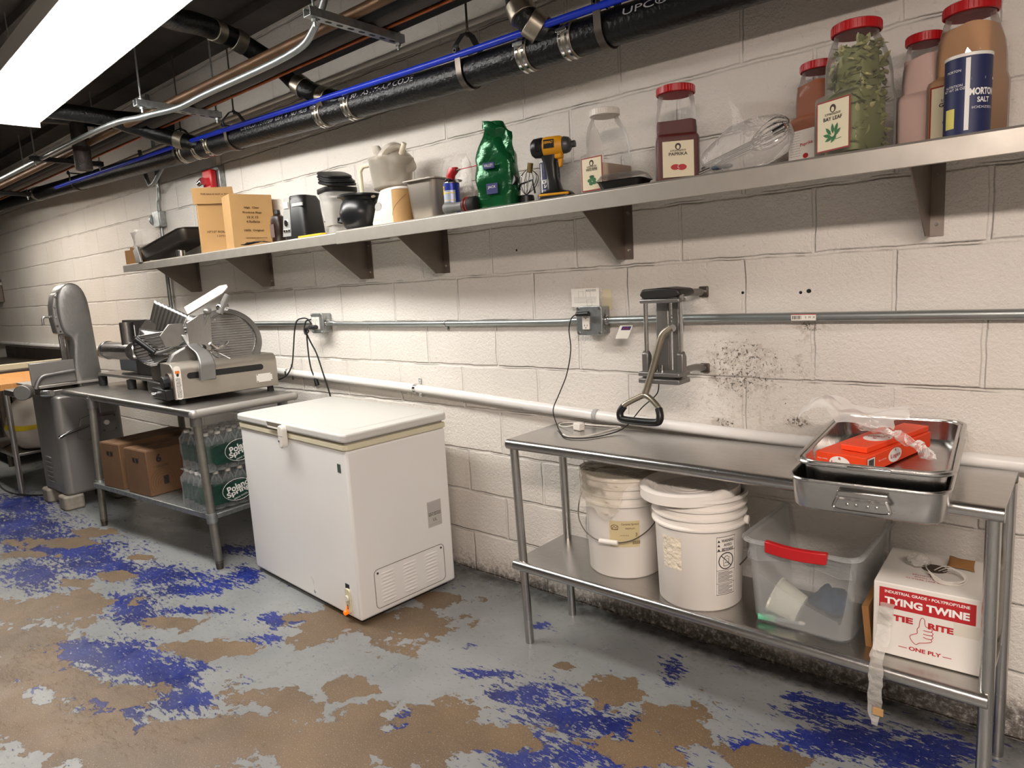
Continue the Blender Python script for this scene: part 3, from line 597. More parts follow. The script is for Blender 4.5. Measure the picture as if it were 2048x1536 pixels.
# ------------------------------------------------------------------ wall-mounted cutter
h = thing('wall_cutter', 'cast metal wall-mounted vegetable cutter with a long lever and black D-shaped grip', 'vegetable cutter', (2.50, 0, 1.0))
MB().box(.045, .078, -.012, -.002, .298, .335).build('top_wall_mount', STEEL_DARK, h, bevel=.003); MB().box(.045, .078, -.012, -.002, .032, .066).build('bottom_wall_mount', STEEL_DARK, h, bevel=.003)
for z in (.317, .049): MB().cyl((.062, -.012, z), (.062, -.018, z), .008, n=6).build('bolt', CHROME, h)
MB().tube(smoothpath([(.055, -.014, .315), (.04, -.06, .318), (.03, -.12, .322), (.0, -.16, .322)], 5), .014, n=10, flat=.8).build('top_arm', CAST, h)
MB().tube(smoothpath([(.055, -.014, .05), (.05, -.06, .058), (.04, -.12, .055), (.02, -.16, .045)], 5), .014, n=10, flat=.8).build('bottom_arm', CAST, h)
MB().prism([(-.055, .318), (-.045, .338), (.03, .342), (.085, .335), (.095, .318), (.07, .308), (-.04, .306)], -.25, -.14, 'xz').build('top_head', mat('dark_casting', '3A3836', .5, .6), h, bevel=.006)
MB().box(-.055, .09, -.25, -.2, .292, .306).build('top_crossbar', CAST, h, bevel=.004)
MB().box(-.03, .018, -.185, -.165, .06, .3).build('back_plate', CAST, h, bevel=.004); MB().box(.038, .062, -.2, -.17, .06, .3).build('side_rail', CAST, h, bevel=.003)
for x in (-.045, .082):
    MB().cyl((x, -.225, .05), (x, -.225, .318), .0075, n=16).build('guide_rod', CHROME, h)
    MB().cyl((x, -.225, .300), (x, -.225, .318), .012, n=6).build('nut', CAST, h)
    MB().prism([(-.24, .04), (-.21, .04), (-.21, .115), (-.225, .135), (-.24, .125)], x-.012, x+.012, 'yz').build('slide_block', CAST, h, bevel=.004)
MB().box(-.055, .095, -.27, -.19, .052, .066).build('blade_frame', CAST, h, bevel=.003)
MB().box(-.055, .095, -.27, -.19, .028, .044).build('pusher_plate', CAST, h, bevel=.003)
for x in (-.02, .0, .02): MB().cyl((x, -.24, .066), (x, -.24, .088), .006, n=8).build('clamp_bolt', CHROME, h)
MB().cyl((.03, -.2, .21), (.06, -.24, .21), .012, n=12).build('pivot_bolt', CAST, h)
LV = mat('lever_metal', 'A79F8E', .35, .9, var=.2, vs=20)
MB().tube(smoothpath([(.055, -.24, .212), (.03, -.25, .19), (.018, -.256, .15), (-.005, -.262, .07), (-.026, -.272, -.0), (-.03, -.275, -.02)], 6), .0125, n=10).build('lever_arm', LV, h)
fk = [(-.115, -.30, -.055), (-.03, -.277, -.018), (.028, -.29, -.05)]
MB().tube(smoothpath([(-.098, -.304, -.055), (-.09, -.300, -.042), (-.055, -.285, -.022), (-.03, -.277, -.012), (-.005, -.283, -.018), (.03, -.295, -.042), (.036, -.298, -.055)], 4), .0095, n=10).build('yoke', LV, h)
MB().tube(smoothpath([(-.094, -.302, -.048), (-.106, -.306, -.066), (-.106, -.309, -.082), (-.094, -.311, -.092), (-.03, -.311, -.094), (.03, -.311, -.092), (.042, -.309, -.082), (.042, -.305, -.066), (.034, -.298, -.048)], 5), .0125, n=14).build('grip', BLACK, h)
# ------------------------------------------------------------------ alarm and junction boxes under the drain pipe
h = thing('fire_alarm', 'red fire alarm box with a clear strobe, high on the wall behind the cartons', 'alarm', (-.72, 0, 2.06))
MB().box(-.03, .075, -.04, -.002, .0, .16).build('back_box', GALV, h, bevel=.004); MB().box(.0, .04, -.03, -.002, .16, .28).build('clear_cover', PAPER, h, bevel=.002)
MB().box(-.065, .045, -.085, -.04, .01, .14).build('alarm_body', RED, h, bevel=.012)
MB().cyl((-.075, -.1, .06), (-.02, -.1, .07), .02, .026, n=16).build('strobe', CHROME, h, bevel=.003)
h = thing('junction_box', 'small grey junction box with a round cover on the upright conduit', 'junction box', (-1.605, 0, 1.985))
MB().box(-.05, .05, -.05, -.002, -.055, .055).build('box', GALV, h, bevel=.005)
MB().prism(rrect(.05, .055, .01, 3), -.056, -.05, 'xz').build('cover', GALV, h, bevel=.002)
MB().lathe([(.001, 0), (.03, 0), (.045, .012), (.045, .03)], (-.085, -.028, 0), axis='x', n=24).build('round_cover', GALV, h)

# ------------------------------------------------------------------ steel wall shelves
ZS1 = 1.665
def shelf(name_label, x0, x1, dep, lip, over=0):
    h = thing('wall_shelf', name_label, 'shelf', (x0, 0, ZS1), 0, 'stainless steel wall shelves'); L = x1-x0
    b = MB(); th = .002
    prof = [(-.004, 0), (-.004, .035), (-.006, .035), (-.006, .002), (-dep+.006, .002), (-dep, -.004), (-dep, -lip), (-dep+.012, -lip), (-dep+.012, -lip+th), (-dep+th, -lip+th), (-dep+th, -.006), (-dep+.008, 0)]
    b.prism(prof, 0, L, 'yz'); b.build('shelf_plate', SHELF_M, h, bevel=.001)
    for xx in (0, L-.002): MB().prism([(-dep+.002, .0), (-.006, 0), (-.006, -.03), (-dep+.002, -lip)], xx, xx+.002, 'yz').build('end_return', SHELF_M, h, smooth=0)
    return h
def bracket(par, x):
    poly = [(-.004, -.006), (-.285, -.006), (-.285, -.045), (-.06, -.218), (-.004, -.218)]
    br = MB().prism(poly, x-.0015, x+.0015, 'yz').build('bracket', STEEL_BR, par, smooth=0)
    b = MB().box(x, x+.035, -.005, -.002, -.218, -.008); b.build('bracket_flange', STEEL_BR, br, smooth=0)
    MB().box(x, x+.025, -.285, -.01, -.008, -.005).build('top_flange', STEEL_BR, br, smooth=0)
    for z in (-.05, -.185): MB().cyl((x+.018, -.005, z), (x+.018, -.009, z), .005, n=8).build('screw', CHROME, br)
sb = shelf('long steel wall shelf at the right, crowded with jars and tools', .905, 4.9, .322, .057)
for x in (1.28, 2.25, 3.235, 4.3): bracket(sb, x-.905)
sa = shelf('left steel wall shelf holding cartons and the blender', -1.69, .898, .288, .050)
for x in (-1.175, -.235, .72): bracket(sa, x+1.69)
# a far shelf beyond the left edge of the picture
h = shelf('far steel shelf end at the left edge of the picture', -8.2, -5.98, .3, .05); bracket(h, 2.18)
h.location.z = 1.72

# ------------------------------------------------------------------ chest freezer
F = thing('chest_freezer', 'white chest freezer with a latch, standing between the two steel tables', 'freezer', (.873, -.387, 0), rad(-3.6))
w, l = .955, .525
MB().box(-w/2+.03, w/2-.03, -l/2+.03, l/2-.03, 0, .02).build('base', BLACK_M, F)
ENM = mat('freezer_enamel', 'EEEDEA', .3, bump=.035, bs=4, var=.03, vs=2)
MB().box(-w/2, w/2, -l/2, l/2, .018, .752).build('cabinet', ENM, F, bevel=.012, seg=3)
MB().prism(rrect(w/2+.006, l/2+.006, .02, 4), .752, .776, 'xy').build('rim', CREAM, F, bevel=.004)
MB().prism(rrect(w/2-.004, l/2-.004, .02, 4), .776, .786, 'xy').build('gasket', mat('gasket', '9A948A', .6), F)
LIDM = mat('lid_white', 'CFCEC8', .3)
lid = MB().prism(rrect(w/2+.012, l/2+.012, .028, 5), .786, .822, 'xy').build('lid', LIDM, F, bevel=.009, seg=3)
MB().prism(rrect(w/2-.06, l/2-.06, .03, 5), .8221, .8226, 'xy').build('lid_panel', LIDM, lid)
b = MB().prism([(-.16, .815), (-.02, .815), (-.02, .79), (-.145, .79)], -l/2-.0135, -l/2-.011, 'xz'); b.build('finger_recess', mat('recess', '6E675A', .7), lid, smooth=0)
MB().prism([(-.150, .7955), (-.018, .7955), (-.018, .789), (-.146, .789)], -l/2-.016, -l/2-.0136, 'xz').build('pull_lip', WHITE_P, lid, smooth=0)
lt = MB().prism([(q[0], q[1]) for q in rrect(.022, .052, .0215, 8, .012, .765)], -l/2-.04, -l/2-.012, 'xz').build('latch', WHITE_P, F, bevel=.006, seg=3)
MB().box(-.01, .034, -l/2-.0405, -l/2-.0395, .768, .7695).build('latch_seam', mat('recess', '6E675A', .7), lt)
MB().cyl((-.0, -l/2-.042, .745), (-.0, -l/2-.038, .745), .004, n=10).build('keyhole', BLACK, lt)
bd = MB().box(.405, .43, -l/2-.0015, -l/2+.001, .655, .692).build('badge', mat('badge_grey', '5F6B63', .35, .5), F, bevel=.001)
MB().cyl((.11, -l/2-.002, .05), (.11, -l/2+.001, .05), .008, n=16).build('drain_plug', CHROME, F, bevel=.001)
MB().box(.378, .408, -l/2-.0012, -l/2+.001, .135, .165).build('switch_opening', BLACK, F)
cp = MB().prism(rrect(.019, .055, .014, 5, .397, .092), -l/2-.008, -l/2+.001, 'xz').build('control_panel', CREAM, F, bevel=.003)
MB().cyl((.397, -l/2-.008, .105), (.397, -l/2-.014, .105), .013, n=20).build('thermostat_knob', WHITE_P, cp, bevel=.002)
MB().box(.392, .397, -l/2-.009, -l/2-.006, .055, .075).build('slot', BLACK, cp)
og = MB().cyl((.383, -l/2-.003, .04), (.383, -l/2-.022, .036), .012, .010, n=12); og.build('indicator_lamp', mat('lit_orange', 'E86A0C', .3, emit=.35), F, bevel=.002)
MB().tube([(.39, -l/2-.01, .05), (.398, -l/2-.018, .058), (.392, -l/2-.01, .068)], .003, n=6).build('lamp_wire', mat('lit_orange', 'F07A10', .3), F)
# right side: vent panel and rating plate
vp_ = MB().prism([(a, b_) for a, b_ in rrect(.19, .085, .02, 4, .01, .13)], w/2-.001, w/2+.0015, 'yz').build('vent_panel', ENM, F, bevel=.001)
MB().tube([(w/2+.0012, a, b_) for a, b_ in rrect(.192, .087, .02, 4, .01, .13)], .0012, n=4, closed=True).build('panel_seam', mat('recess', '6E675A', .7), vp_)
for c in range(3):
    for r in range(9):
        y = -.115+c*.12; z = .066+r*.0155
        MB().sph((w/2+.0015, y, z), .04, (.10, 1, .13), n=14, m=8).build('louver', ENM, vp_)
for yy, zz in ((-.165, .2), (.185, .2)): MB().cyl((w/2, yy, zz), (w/2+.004, yy, zz), .005, n=8).build('screw', STEEL_DARK, vp_)
rp = MB().box(w/2, w/2+.0008, .125, .205, .31, .43).build('rating_plate', mat('plate_silver', 'C0BCB6', .5), F, smooth=0)
lines(rp, (w/2+.0008, .165, .42), .07, 7, .006, .002, GREY_INK, RT, 3); lines(rp, (w/2+.0008, .165, .375), .07, 3, .006, .0028, BLACK_INK, RT, 5); lines(rp, (w/2+.0008, .165, .325), .07, 2, .006, .002, GREY_INK, RT, 8)
txt('UL', .014, (w/2+.0008, .165, .343), BLACK_INK, rp, RT)

# ------------------------------------------------------------------ steel tables
def nose_top(par, name, L, Dp, z, m, r=.019, left=True):
    """flat top with rolled front edge (front at y=0, back at y=Dp)"""
    n = 10; prof = [(Dp, z), (Dp, z-.03), (Dp-.003, z-.03), (Dp-.003, z-.004)]+[(r+.012, z-.004)]+[(r+.004, z-2*r+.004)]
    prof += [(r-r*sin(rad(a)), z-r-r*cos(rad(a))) for a in range(0, 181, 18)]
    prof = prof[:5]+[(r, z-2*r)]+[(r-r*sin(rad(a)), z-r-r*cos(rad(a))) for a in range(18, 181, 18)]
    t_ = MB().prism(prof, 0, L, 'yz').build(name, m, par, bevel=.0015)
    MB().sph((0, r, z-r), r, (.5, 1, 1), n=16, m=10).build('rolled_corner', m, t_)
    return t_
T1 = thing('steel_table', 'narrow stainless table on thin tube legs at the right, holding pans and buckets', 'table', (1.955, -.41, 0))
nose_top(T1, 'tabletop', 1.515, .35, .81, STEEL); nose_top(T1, 'lower_shelf', 1.50, .345, .335, STEEL)
for (bx, by, tx, ty) in ((.038, .034, .012, .034), (.044, .31, .03, .31), (1.495, .034, 1.492, .034), (1.5, .31, 1.5, .31)):
    MB().cyl((bx, by, 0), (tx+.0, ty, .79), .0165, n=20).build('leg', STEEL, T1)
T2 = thing('steel_table', 'steel work table at the left with a galvanised lower shelf, carrying the slicer', 'table', (-.712, -.49, 0), rad(.5))
L2, D2 = 1.884, .603
n = 8; r = .022; prof = [(-D2/2+r-r*sin(rad(a)), .85-r-r*cos(rad(a))) for a in range(0, 181, 18)]
prof = prof+[(D2/2-r+r*sin(rad(a)), .85-r+r*cos(rad(a))) for a in range(0, 181, 18)]+[(D2/2-r-.01, .842), (-D2/2+r+.01, .842)]
MB().prism(prof, -L2/2, L2/2-.02, 'yz').build('tabletop', STEEL_DULL, T2, bevel=.001)
MB().tube([(L2/2-.02, -D2/2+.012, .828), (L2/2-.02, D2/2-.012, .828)], .021, n=16).build('end_roll', mat('pale_steel', 'B9B5AE', .5, .7), T2)
for sy in (-1, 1): MB().sph((L2/2-.02, sy*(D2/2-.018), .828), .023, (1, 1, 1), n=16, m=10).build('corner_cap', mat('pale_steel', 'B9B5AE', .5, .7), T2)
# lower shelf, galvanised, turned at 3 degrees to suit the bent legs
sh = MB().prism([(-.44, -.345), (.90, -.25), (.86, .25), (-.44, .25)], .262, .29, 'xy').build('lower_shelf', GALV, T2, bevel=.004)
for (bx, by, tx, ty) in ((-.443, -.315, -.44, -.285), (.905, -.24, .875, -.255), (-.43, .24, -.43, .24), (.87, .24, .87, .24)):
    lg = MB().cyl((bx, by, 0.035), (tx, ty, .835), .0205, n=20).build('leg', mat('leg_grey', '8C8A80', .4, .7, var=.2, vs=12), T2)
    MB().cyl((bx, by, 0), (bx, by, .045), .017, .021, n=16).build('foot', STEEL_DARK, lg)
    MB().cyl((tx-.002, ty, .76), (tx, ty, .825), .028, n=20).build('socket', CAST, lg)
    MB().cyl((bx+(tx-bx)*.3, by+(ty-by)*.3, .25), (bx+(tx-bx)*.36, by+(ty-by)*.36, .30), .027, n=20).build('collar', GALV, lg)
# ------------------------------------------------------------------ on and under the right table
def bucket_body(h, ribs=True):
    prof = [(.001, .0), (.125, 0), (.131, .006), (.1395, .255)]
    for z in (.262, .293, .322):
        prof += [(.1415, z), (.150, z+.004), (.1505, z+.009), (.1425, z+.014)]
    prof += [(.1435, .352), (.1525, .356), (.1525, .366), (.147, .368), (.143, .366), (.135, .34), (.126, .02), (.001, .012)]
    MB().lathe(prof, n=64, cap=(False, False)).build('pail_body', PAIL, h, smooth=50)
    for s in (-1, 1): MB().cyl((s*.143, 0, .275), (s*.158, 0, .275), .014, n=16).build('handle_lug', PAIL, h, bevel=.002)
B1 = thing('plastic_bucket', 'white lidded bucket with a black and white warning label, on the lower shelf', 'bucket', (2.655, -.272, .335), rad(10), 'white five gallon buckets')
bucket_body(B1)
ld = MB().lathe([(.001, .358), (.118, .358), (.124, .372), (.136, .381), (.150, .381), (.1575, .376), (.1585, .345), (.1535, .343), (.153, .372)], n=64, cap=(False, False))
ld = ld.build('lid', PAIL, B1, smooth=50); ld.location = (-.012, .005, .004); ld.rotation_euler = (rad(1.5), rad(-2.5), 0)
for r in (.03, .055, .08): MB().lathe([(r, .3585), (r+.002, .36), (r+.004, .3585)], n=48, cap=(False, False)).build('lid_ring', PAIL, ld)
MB().tube(smoothpath([(.155, 0, .275), (.162, -.01, .25), (.17, -.03, .21), (.168, -.06, .185), (.15, -.10, .165)], 6), .0023, n=8).build('wire_handle', STEEL_DARK, B1)
rr = .1362
def cyl_patch(par, name, a0, a1, z0, z1, m, r0, r1, off=.0006, n=14):
    b = MB(); R = []
    for i in range(n+1):
        a = rad(a0+(a1-a0)*i/n); R.append([V(((r0+off)*cos(a), (r0+off)*sin(a), z0)), V(((r1+off)*cos(a), (r1+off)*sin(a), z1)), V(((r1+off-.0004)*cos(a), (r1+off-.0004)*sin(a), z1)), V(((r0+off-.0004)*cos(a), (r0+off-.0004)*sin(a), z0))])
    return b.rings(R).build(name, m, par)
def rad_at(z): return .131+(.1395-.131)*(z-.006)/.249
A0 = -39
lab = cyl_patch(B1, 'warning_label', A0-16, A0+16, .055, .245, PAIL, rad_at(.055), rad_at(.245))
A1 = A0
def ring_lines(par, zs, a0, a1, m, th=.0012, name='label_print'):
    b = MB()
    for z in zs:
        R = []
        for i in range(9):
            a = rad(a0+(a1-a0)*i/8); q = rad_at(z)+.0014
            R.append([V((q*cos(a), q*sin(a), z)), V((q*cos(a), q*sin(a), z+th)), V(((q-.0005)*cos(a), (q-.0005)*sin(a), z+th)), V(((q-.0005)*cos(a), (q-.0005)*sin(a), z))])
        b.rings(R)
    return b.build(name, m, par, smooth=0)
def ring_vert(par, angs, z0, z1, m, th=.3):
    b = MB()
    for a in angs:
        a_, c_ = rad(a), rad(a+th); q0, q1 = rad_at(z0)+.0014, rad_at(z1)+.0014
        b.rings([[V((q0*cos(a_), q0*sin(a_), z0)), V((q0*cos(c_), q0*sin(c_), z0)), V((q1*cos(c_), q1*sin(c_), z1)), V((q1*cos(a_), q1*sin(a_), z1))],
                 [V(((q0-.0005)*cos(a_), (q0-.0005)*sin(a_), z0)), V(((q0-.0005)*cos(c_), (q0-.0005)*sin(c_), z0)), V(((q1-.0005)*cos(c_), (q1-.0005)*sin(c_), z1)), V(((q1-.0005)*cos(a_), (q1-.0005)*sin(a_), z1))]])
    return b.build('label_border', m, par, smooth=0)
ring_lines(lab, (.055, .092, .135, .198, .244), A1-14, A1+14, BLACK_INK); ring_vert(lab, (A1-14, A1+13.7), .055, .245, BLACK_INK)
for s, z, h_, w_ in (('WARNING', .232, .010, .046), ('AVISO', .218, .009, .03), ('BEWARE', .204, .009, .042)):
    txt(s, h_, (0, 0, z), BLACK_INK, lab, wrap=(rad_at(z)+.0015, rad(A1+2)), w=w_, bold=.02)
    txt('▲', .008, (0, 0, z), BLACK_INK, lab, wrap=(rad_at(z)+.0015, rad(A1-11)), name='triangle_mark')
def wrapshape(par, name, segs, z0, m, th=.0018, a0=A1):
    b = MB()
    for pts in segs:
        P_ = []
        for x, z in pts:
            q = rad_at(z0+z)+.0012; a = rad(a0)+x/q; P_.append(V((q*cos(a), q*sin(a), z0+z)))
        b.tube(P_, th/2, n=5)
    return b.build(name, m, par)
wrapshape(lab, 'prohibition_sign', [[(.026*cos(t*pi/16), .026*sin(t*pi/16)) for t in range(33)], [(-.018, .018), (.018, -.018)]], .166, BLACK_INK, .003)
wrapshape(lab, 'bucket_pictogram', [[(-.009, -.017), (-.011, .004), (.009, .006), (.009, -.016), (-.009, -.017)], [(-.008, .006), (-.004, .014), (.003, .016), (.008, .012), (.013, .008)], [(-.005, -.008), (-.002, -.003), (.003, -.009), (.005, -.004)]], .166, BLACK_INK, .0016)
for i, z in enumerate(list((.129-.0045*k for k in range(8)))+list((.087-.0045*k for k in range(7)))):
    b = ring_lines(lab, (z,), A1-12, A1+(11 if i % 3 else 5), BLACK_INK, .0014, 'small_print')
cyl_patch(B1, 'glue_residue', -128, -98, .13, .235, mat('glue', 'E4D9C4', .3, bump=1.0, bs=60), rad_at(.13), rad_at(.235), .0012)
B2 = thing('plastic_bucket', 'white bucket with clear film over its top and a cream product label', 'bucket', (2.33, -.20, .335), rad(15), 'white five gallon buckets')
bucket_body(B2)
MB().lathe([(.001, .340), (.140, .342), (.142, .35)], n=48, cap=(False, False)).build('inner_lid', mat('kraft_grey', 'B09C82', .6), B2)
rnd = random.Random(3)
b = MB()
def filmfn(u, v):
    a = 2*pi*u; k = int(u*40)
    if v < .35: r_ = .154*v/.35; z = .371
    else:
        tt = (v-.35)/.65; r_ = .156+.016*tt*(.5+.5*sin(5*a)); z = .372-tt*(.085+.055*sin(3*a+1)+.03*sin(7*a))
    p = V((r_*cos(a), r_*sin(a), z)); q = crumple(p, .014 if v > .35 else .006, 22, 4)
    rr_ = sqrt(q.x**2+q.y**2)
    if v > .38 and rr_ < .155: q.x *= .155/rr_; q.y *= .155/rr_
    return q
b.sheet(96, 26, filmfn).build('film_cover', film('bucket_film', 'E8DEC8', .26, .12, bump=.9, bs=50), B2)
MB().tube(smoothpath([(-.157, .0, .275), (-.162, -.03, .235), (-.15, -.075, .19), (-.11, -.115, .155), (-.05, -.146, .14), (.02, -.152, .142), (.08, -.132, .158), (.13, -.085, .2), (.157, 0, .275)], 6), .0022, n=8).build('wire_handle', STEEL_DARK, B2)
MB().cyl((-.05, -.147, .14), (.02, -.155, .142), .009, n=16).build('handle_grip', WHITE_P, B2, bevel=.002)
la = cyl_patch(B2, 'product_label', -96, -52, .12, .215, mat('label_tan', 'CDBD92', .6), rad_at(.12), rad_at(.215), .0008)
for s, z, h_, w_, a in (('Caramel Spread', .203, .009, .06, -66), ('"PREMIUM"', .188, .006, .035, -66), ('3', .165, .013, .007, -57), ('Net Wt. 50 lbs', .163, .004, .03, -74)):
    txt(s, h_, (0, 0, z), BROWN_INK, la, wrap=(rad_at(z)+.0016, rad(a)), w=w_)
wrapshape(la, 'barcode', [[(x*.0025, -.006), (x*.0025, .006)] for x in range(-5, 6)], .136, BROWN_INK, .0014, a0=-57)
wrapshape(la, 'label_emblem', [[(.013*cos(t), .009*sin(t*1.0)) for t in [k*.6 for k in range(11)]], [(-.008, -.004), (-.002, .004), (.004, -.003), (.009, .003)], [(-.012, -.008), (.012, -.008)]], .192, BROWN_INK, .002, a0=-88)
# tote
TT = thing('plastic_tote', 'clear plastic storage tote with red handle grips on the lower shelf', 'storage box', (3.0, -.18, .335), rad(-1))
def totering(hx, hy, z, r, t=0): return [V((a, b_, z)) for a, b_ in rrect(hx-t, hy-t, r, 6)]
MB().rings([totering(.128, .165, .0, .03), totering(.136, .174, .012, .035), totering(.152, .190, .25, .035), totering(.153, .191, .252, .035), totering(.163, .201, .256, .04), totering(.163, .201, .268, .04), totering(.158, .196, .268, .04), totering(.150, .188, .252, .033), totering(.134, .171, .014, .033), totering(.126, .162, .003, .03)], (True, True)).build('tub', TOTEM, TT, smooth=50)
MB().tube([(a, b_, .262) for a, b_ in rrect(.164, .202, .04, 8)], .0055, n=8, closed=True).build('rim', TOTEM, TT)
for s in (-1, 1):
    p = [(x, s*(.203+.006*cos(x/.085*pi/2)), .262-.004*cos(x/.085*pi/2)) for x in (-.085, -.06, -.03, 0, .03, .06, .085)]
    b = MB(); R = []
    for q in p: q = V(q); R.append([q+V((0, s*.009, .012)), q+V((0, -s*.011, .012)), q+V((0, -s*.011, -.004)), q+V((0, s*.009, -.022))])
    b.rings(R).build('grip', RED, TT, bevel=.003)
    MB().prism([(-.095, .25), (.095, .25), (.14, .235), (.145, .205), (.11, .2), (-.0, .225), (-.11, .2), (-.145, .205), (-.14, .235)], s*.186, s*.188, 'xz').build('handle_web', TOTEM, TT)
h = thing('deli_cup', 'small cloudy plastic cup lying on its side in the tote', 'cup', (2.95, -.30, .397), 0)
b = MB().lathe([(.001, 0), (.042, 0), (.044, .004), (.053, .075), (.057, .078), (.057, .084), (.051, .084), (.042, .006), (.001, .005)], n=40, cap=(False, False))
b.xf(Matrix.Rotation(rad(-70), 4, 'Y') @ Matrix.Translation((0, 0, -.04))); b.build('cup_body', mat('cloudy_cup', 'E6E8D8', .4), h)
h = thing('marker_pen', 'green and silver marker lying in the tote', 'marker', (2.93, -.335, .352), rad(12))
MB().cyl((-.055, 0, 0), (-.005, 0, 0), .010, n=16).build('cap', mat('mint_green', '5FB48C', .45), h, bevel=.002)
MB().cyl((-.005, 0, 0), (.06, 0, 0), .007, n=16).build('barrel', mat('silver_ink', '8A9096', .4, .3), h); MB().cyl((.06, 0, 0), (.075, 0, 0), .007, .004, n=16).build('tip', WHITE_P, h)
h = thing('scouring_cloth', 'dark blue bundled cloth in the bottom of the tote', 'cloth', (3.04, -.20, .385), 0)
b = MB().sheet(28, 18, lambda u, v: crumple(V((.058*sin(pi*v)*cos(2*pi*u), .05*sin(pi*v)*sin(2*pi*u), -.04*cos(pi*v))), .014, 30, 2)); b.build('cloth', mat('dark_blue_cloth', '22405E', .9), h)
# twine box
TB = thing('twine_box', 'white and red tying twine carton on the lower shelf beside the table leg', 'carton', (3.303, -.197, .335), rad(2.4))
wx, wy, wz = .122, .135, .205
WC = mat('white_carton', 'DDD8D0', .75, var=.04, vs=5)
MB().box(-wx, wx, -wy, wy, .003, wz).build('carton_body', WC, TB, bevel=.003)
MB().box(-wx-.02, -wx-.003, -wy+.02, -wy+.16, .0, .13, Matrix.Rotation(rad(-6), 4, 'Y')).build('loose_flap', KRAFT_E, TB, bevel=.001)
quad(TB, 'red_band', (0, -wy, .164), .216, .056, RED_INK)
txt('INDUSTRIAL GRADE • POLYPROPYLENE', .008, (0, -wy-.0006, .182), WHITE_INK, TB, w=.19, bold=.02)
txt('TYING TWINE', .021, (0, -wy-.0006, .157), WHITE_INK, TB, w=.19, bold=.045)
txt('TIE', .017, (-.052, -wy, .112), RED_INK, TB, w=.048, bold=.05); txt('RITE', .017, (.034, -wy, .109), RED_INK, TB, w=.056, bold=.05)
txt('— ONE PLY —', .011, (.0, -wy, .035), RED_INK, TB, w=.12, bold=.035)
def stroke(par, name, segs, th, m, y):
    b = MB()
    for pts in segs: b.tube(smoothpath([(x, y, z) for x, z in pts], 4), th/2, n=5)
    return b.build(name, m, par)
stroke(TB, 'thumbs_up_drawing', [[(-.014, .100), (-.012, .118), (-.008, .127), (-.002, .124), (-.001, .112), (.002, .105), (.012, .104), (.016, .099), (.014, .094)],
    [(.014, .094), (.018, .090), (.015, .084)], [(.015, .084), (.018, .079), (.014, .073)], [(.014, .073), (.015, .067), (.004, .061), (-.012, .056), (-.02, .050), (-.030, .058), (-.034, .070), (-.026, .077), (-.018, .082), (-.018, .094), (-.014, .100)],
    [(.014, .094), (.004, .093), (-.004, .094)], [(.015, .084), (.004, .083), (-.004, .084)], [(.014, .073), (.004, .073), (-.004, .075)]], .0016, RED_INK, -wy-.0006)
quad(TB, 'tape_patch', (.09, -wy, .117), .058, .034, mat('aged_tape', 'D2CBBD', .35), off=.0005)
txt('FOR BEST RESULTS', .007, (-.01, -.075, wz), RED_INK, TB, UP, w=.09, rot=pi); txt('PULL TWINE', .007, (-.01, -.06, wz), RED_INK, TB, UP, w=.055, rot=pi); txt('FROM CENTER', .007, (-.01, -.045, wz), RED_INK, TB, UP, w=.07, rot=pi)
MB().prism([(-.004, -.04), (.004, -.04), (.004, -.028), (.010, -.028), (0, -.016), (-.010, -.028), (-.004, -.028)], wz, wz+.0006, 'xy').build('arrow_mark', RED_INK, TB, smooth=0)
MB().prism([(.045*cos(t*pi/8)*.7, .02+.03*sin(t*pi/8)) for t in range(16)], wz, wz+.0008, 'xy').build('torn_opening', mat('opening_dark', '4A3D33', .9), TB, smooth=0)
MB().sheet(6, 6, lambda u, v: crumple(V((.03+.06*u, .04+.03*v, wz+.004+.022*v)), .01, 30, 1)).build('torn_flap', KRAFT_E, TB, solid=.001)
b = MB()
for k in range(4):
    b.tube(smoothpath([(.0+.01*k, .01, wz), (.03+.01*k, -.0-.01*k, wz+.022), (.075, -.02-.012*k, wz+.012), (.07-.01*k, -.06, wz+.003), (.02, -.075+.008*k, wz+.003), (-.01, -.03, wz+.014), (-.02, .01, wz+.01)], 6), .0013, n=6)
b.build('loose_twine', WHITE_P, TB)
MB().sheet(14, 10, lambda u, v: crumple(V((-.04+.026*sin(pi*v)*cos(2*pi*u), .012+.022*sin(pi*v)*sin(2*pi*u), wz+.02-.018*cos(pi*v))), .012, 60, 6)).build('film_wad', CLEAR_C, TB)
h = thing('tape_strip', 'long crumpled strip of clear packing tape hanging from the twine carton', 'tape strip', (3.222, -.342, .45), rad(2))
def tf(u, v):
    z = -.31*u; x = .002-.012*sin(u*2.2)+(v-.5)*.034*(1-.75*max(0, u-.86)/.14*.8); 
    return crumple(V((x, -.010-.078*min(1, max(0, (u-.22)/.16)), z+.04)), .005, 45, 8)
MB().sheet(70, 8, tf).build('strip', film('old_tape', 'DAD6CE', .42, .15, bump=.7, bs=80), h)
MB().box(-.012, .012, -.098, -.090, -.235, -.218).build('card_scrap', KRAFT, h)
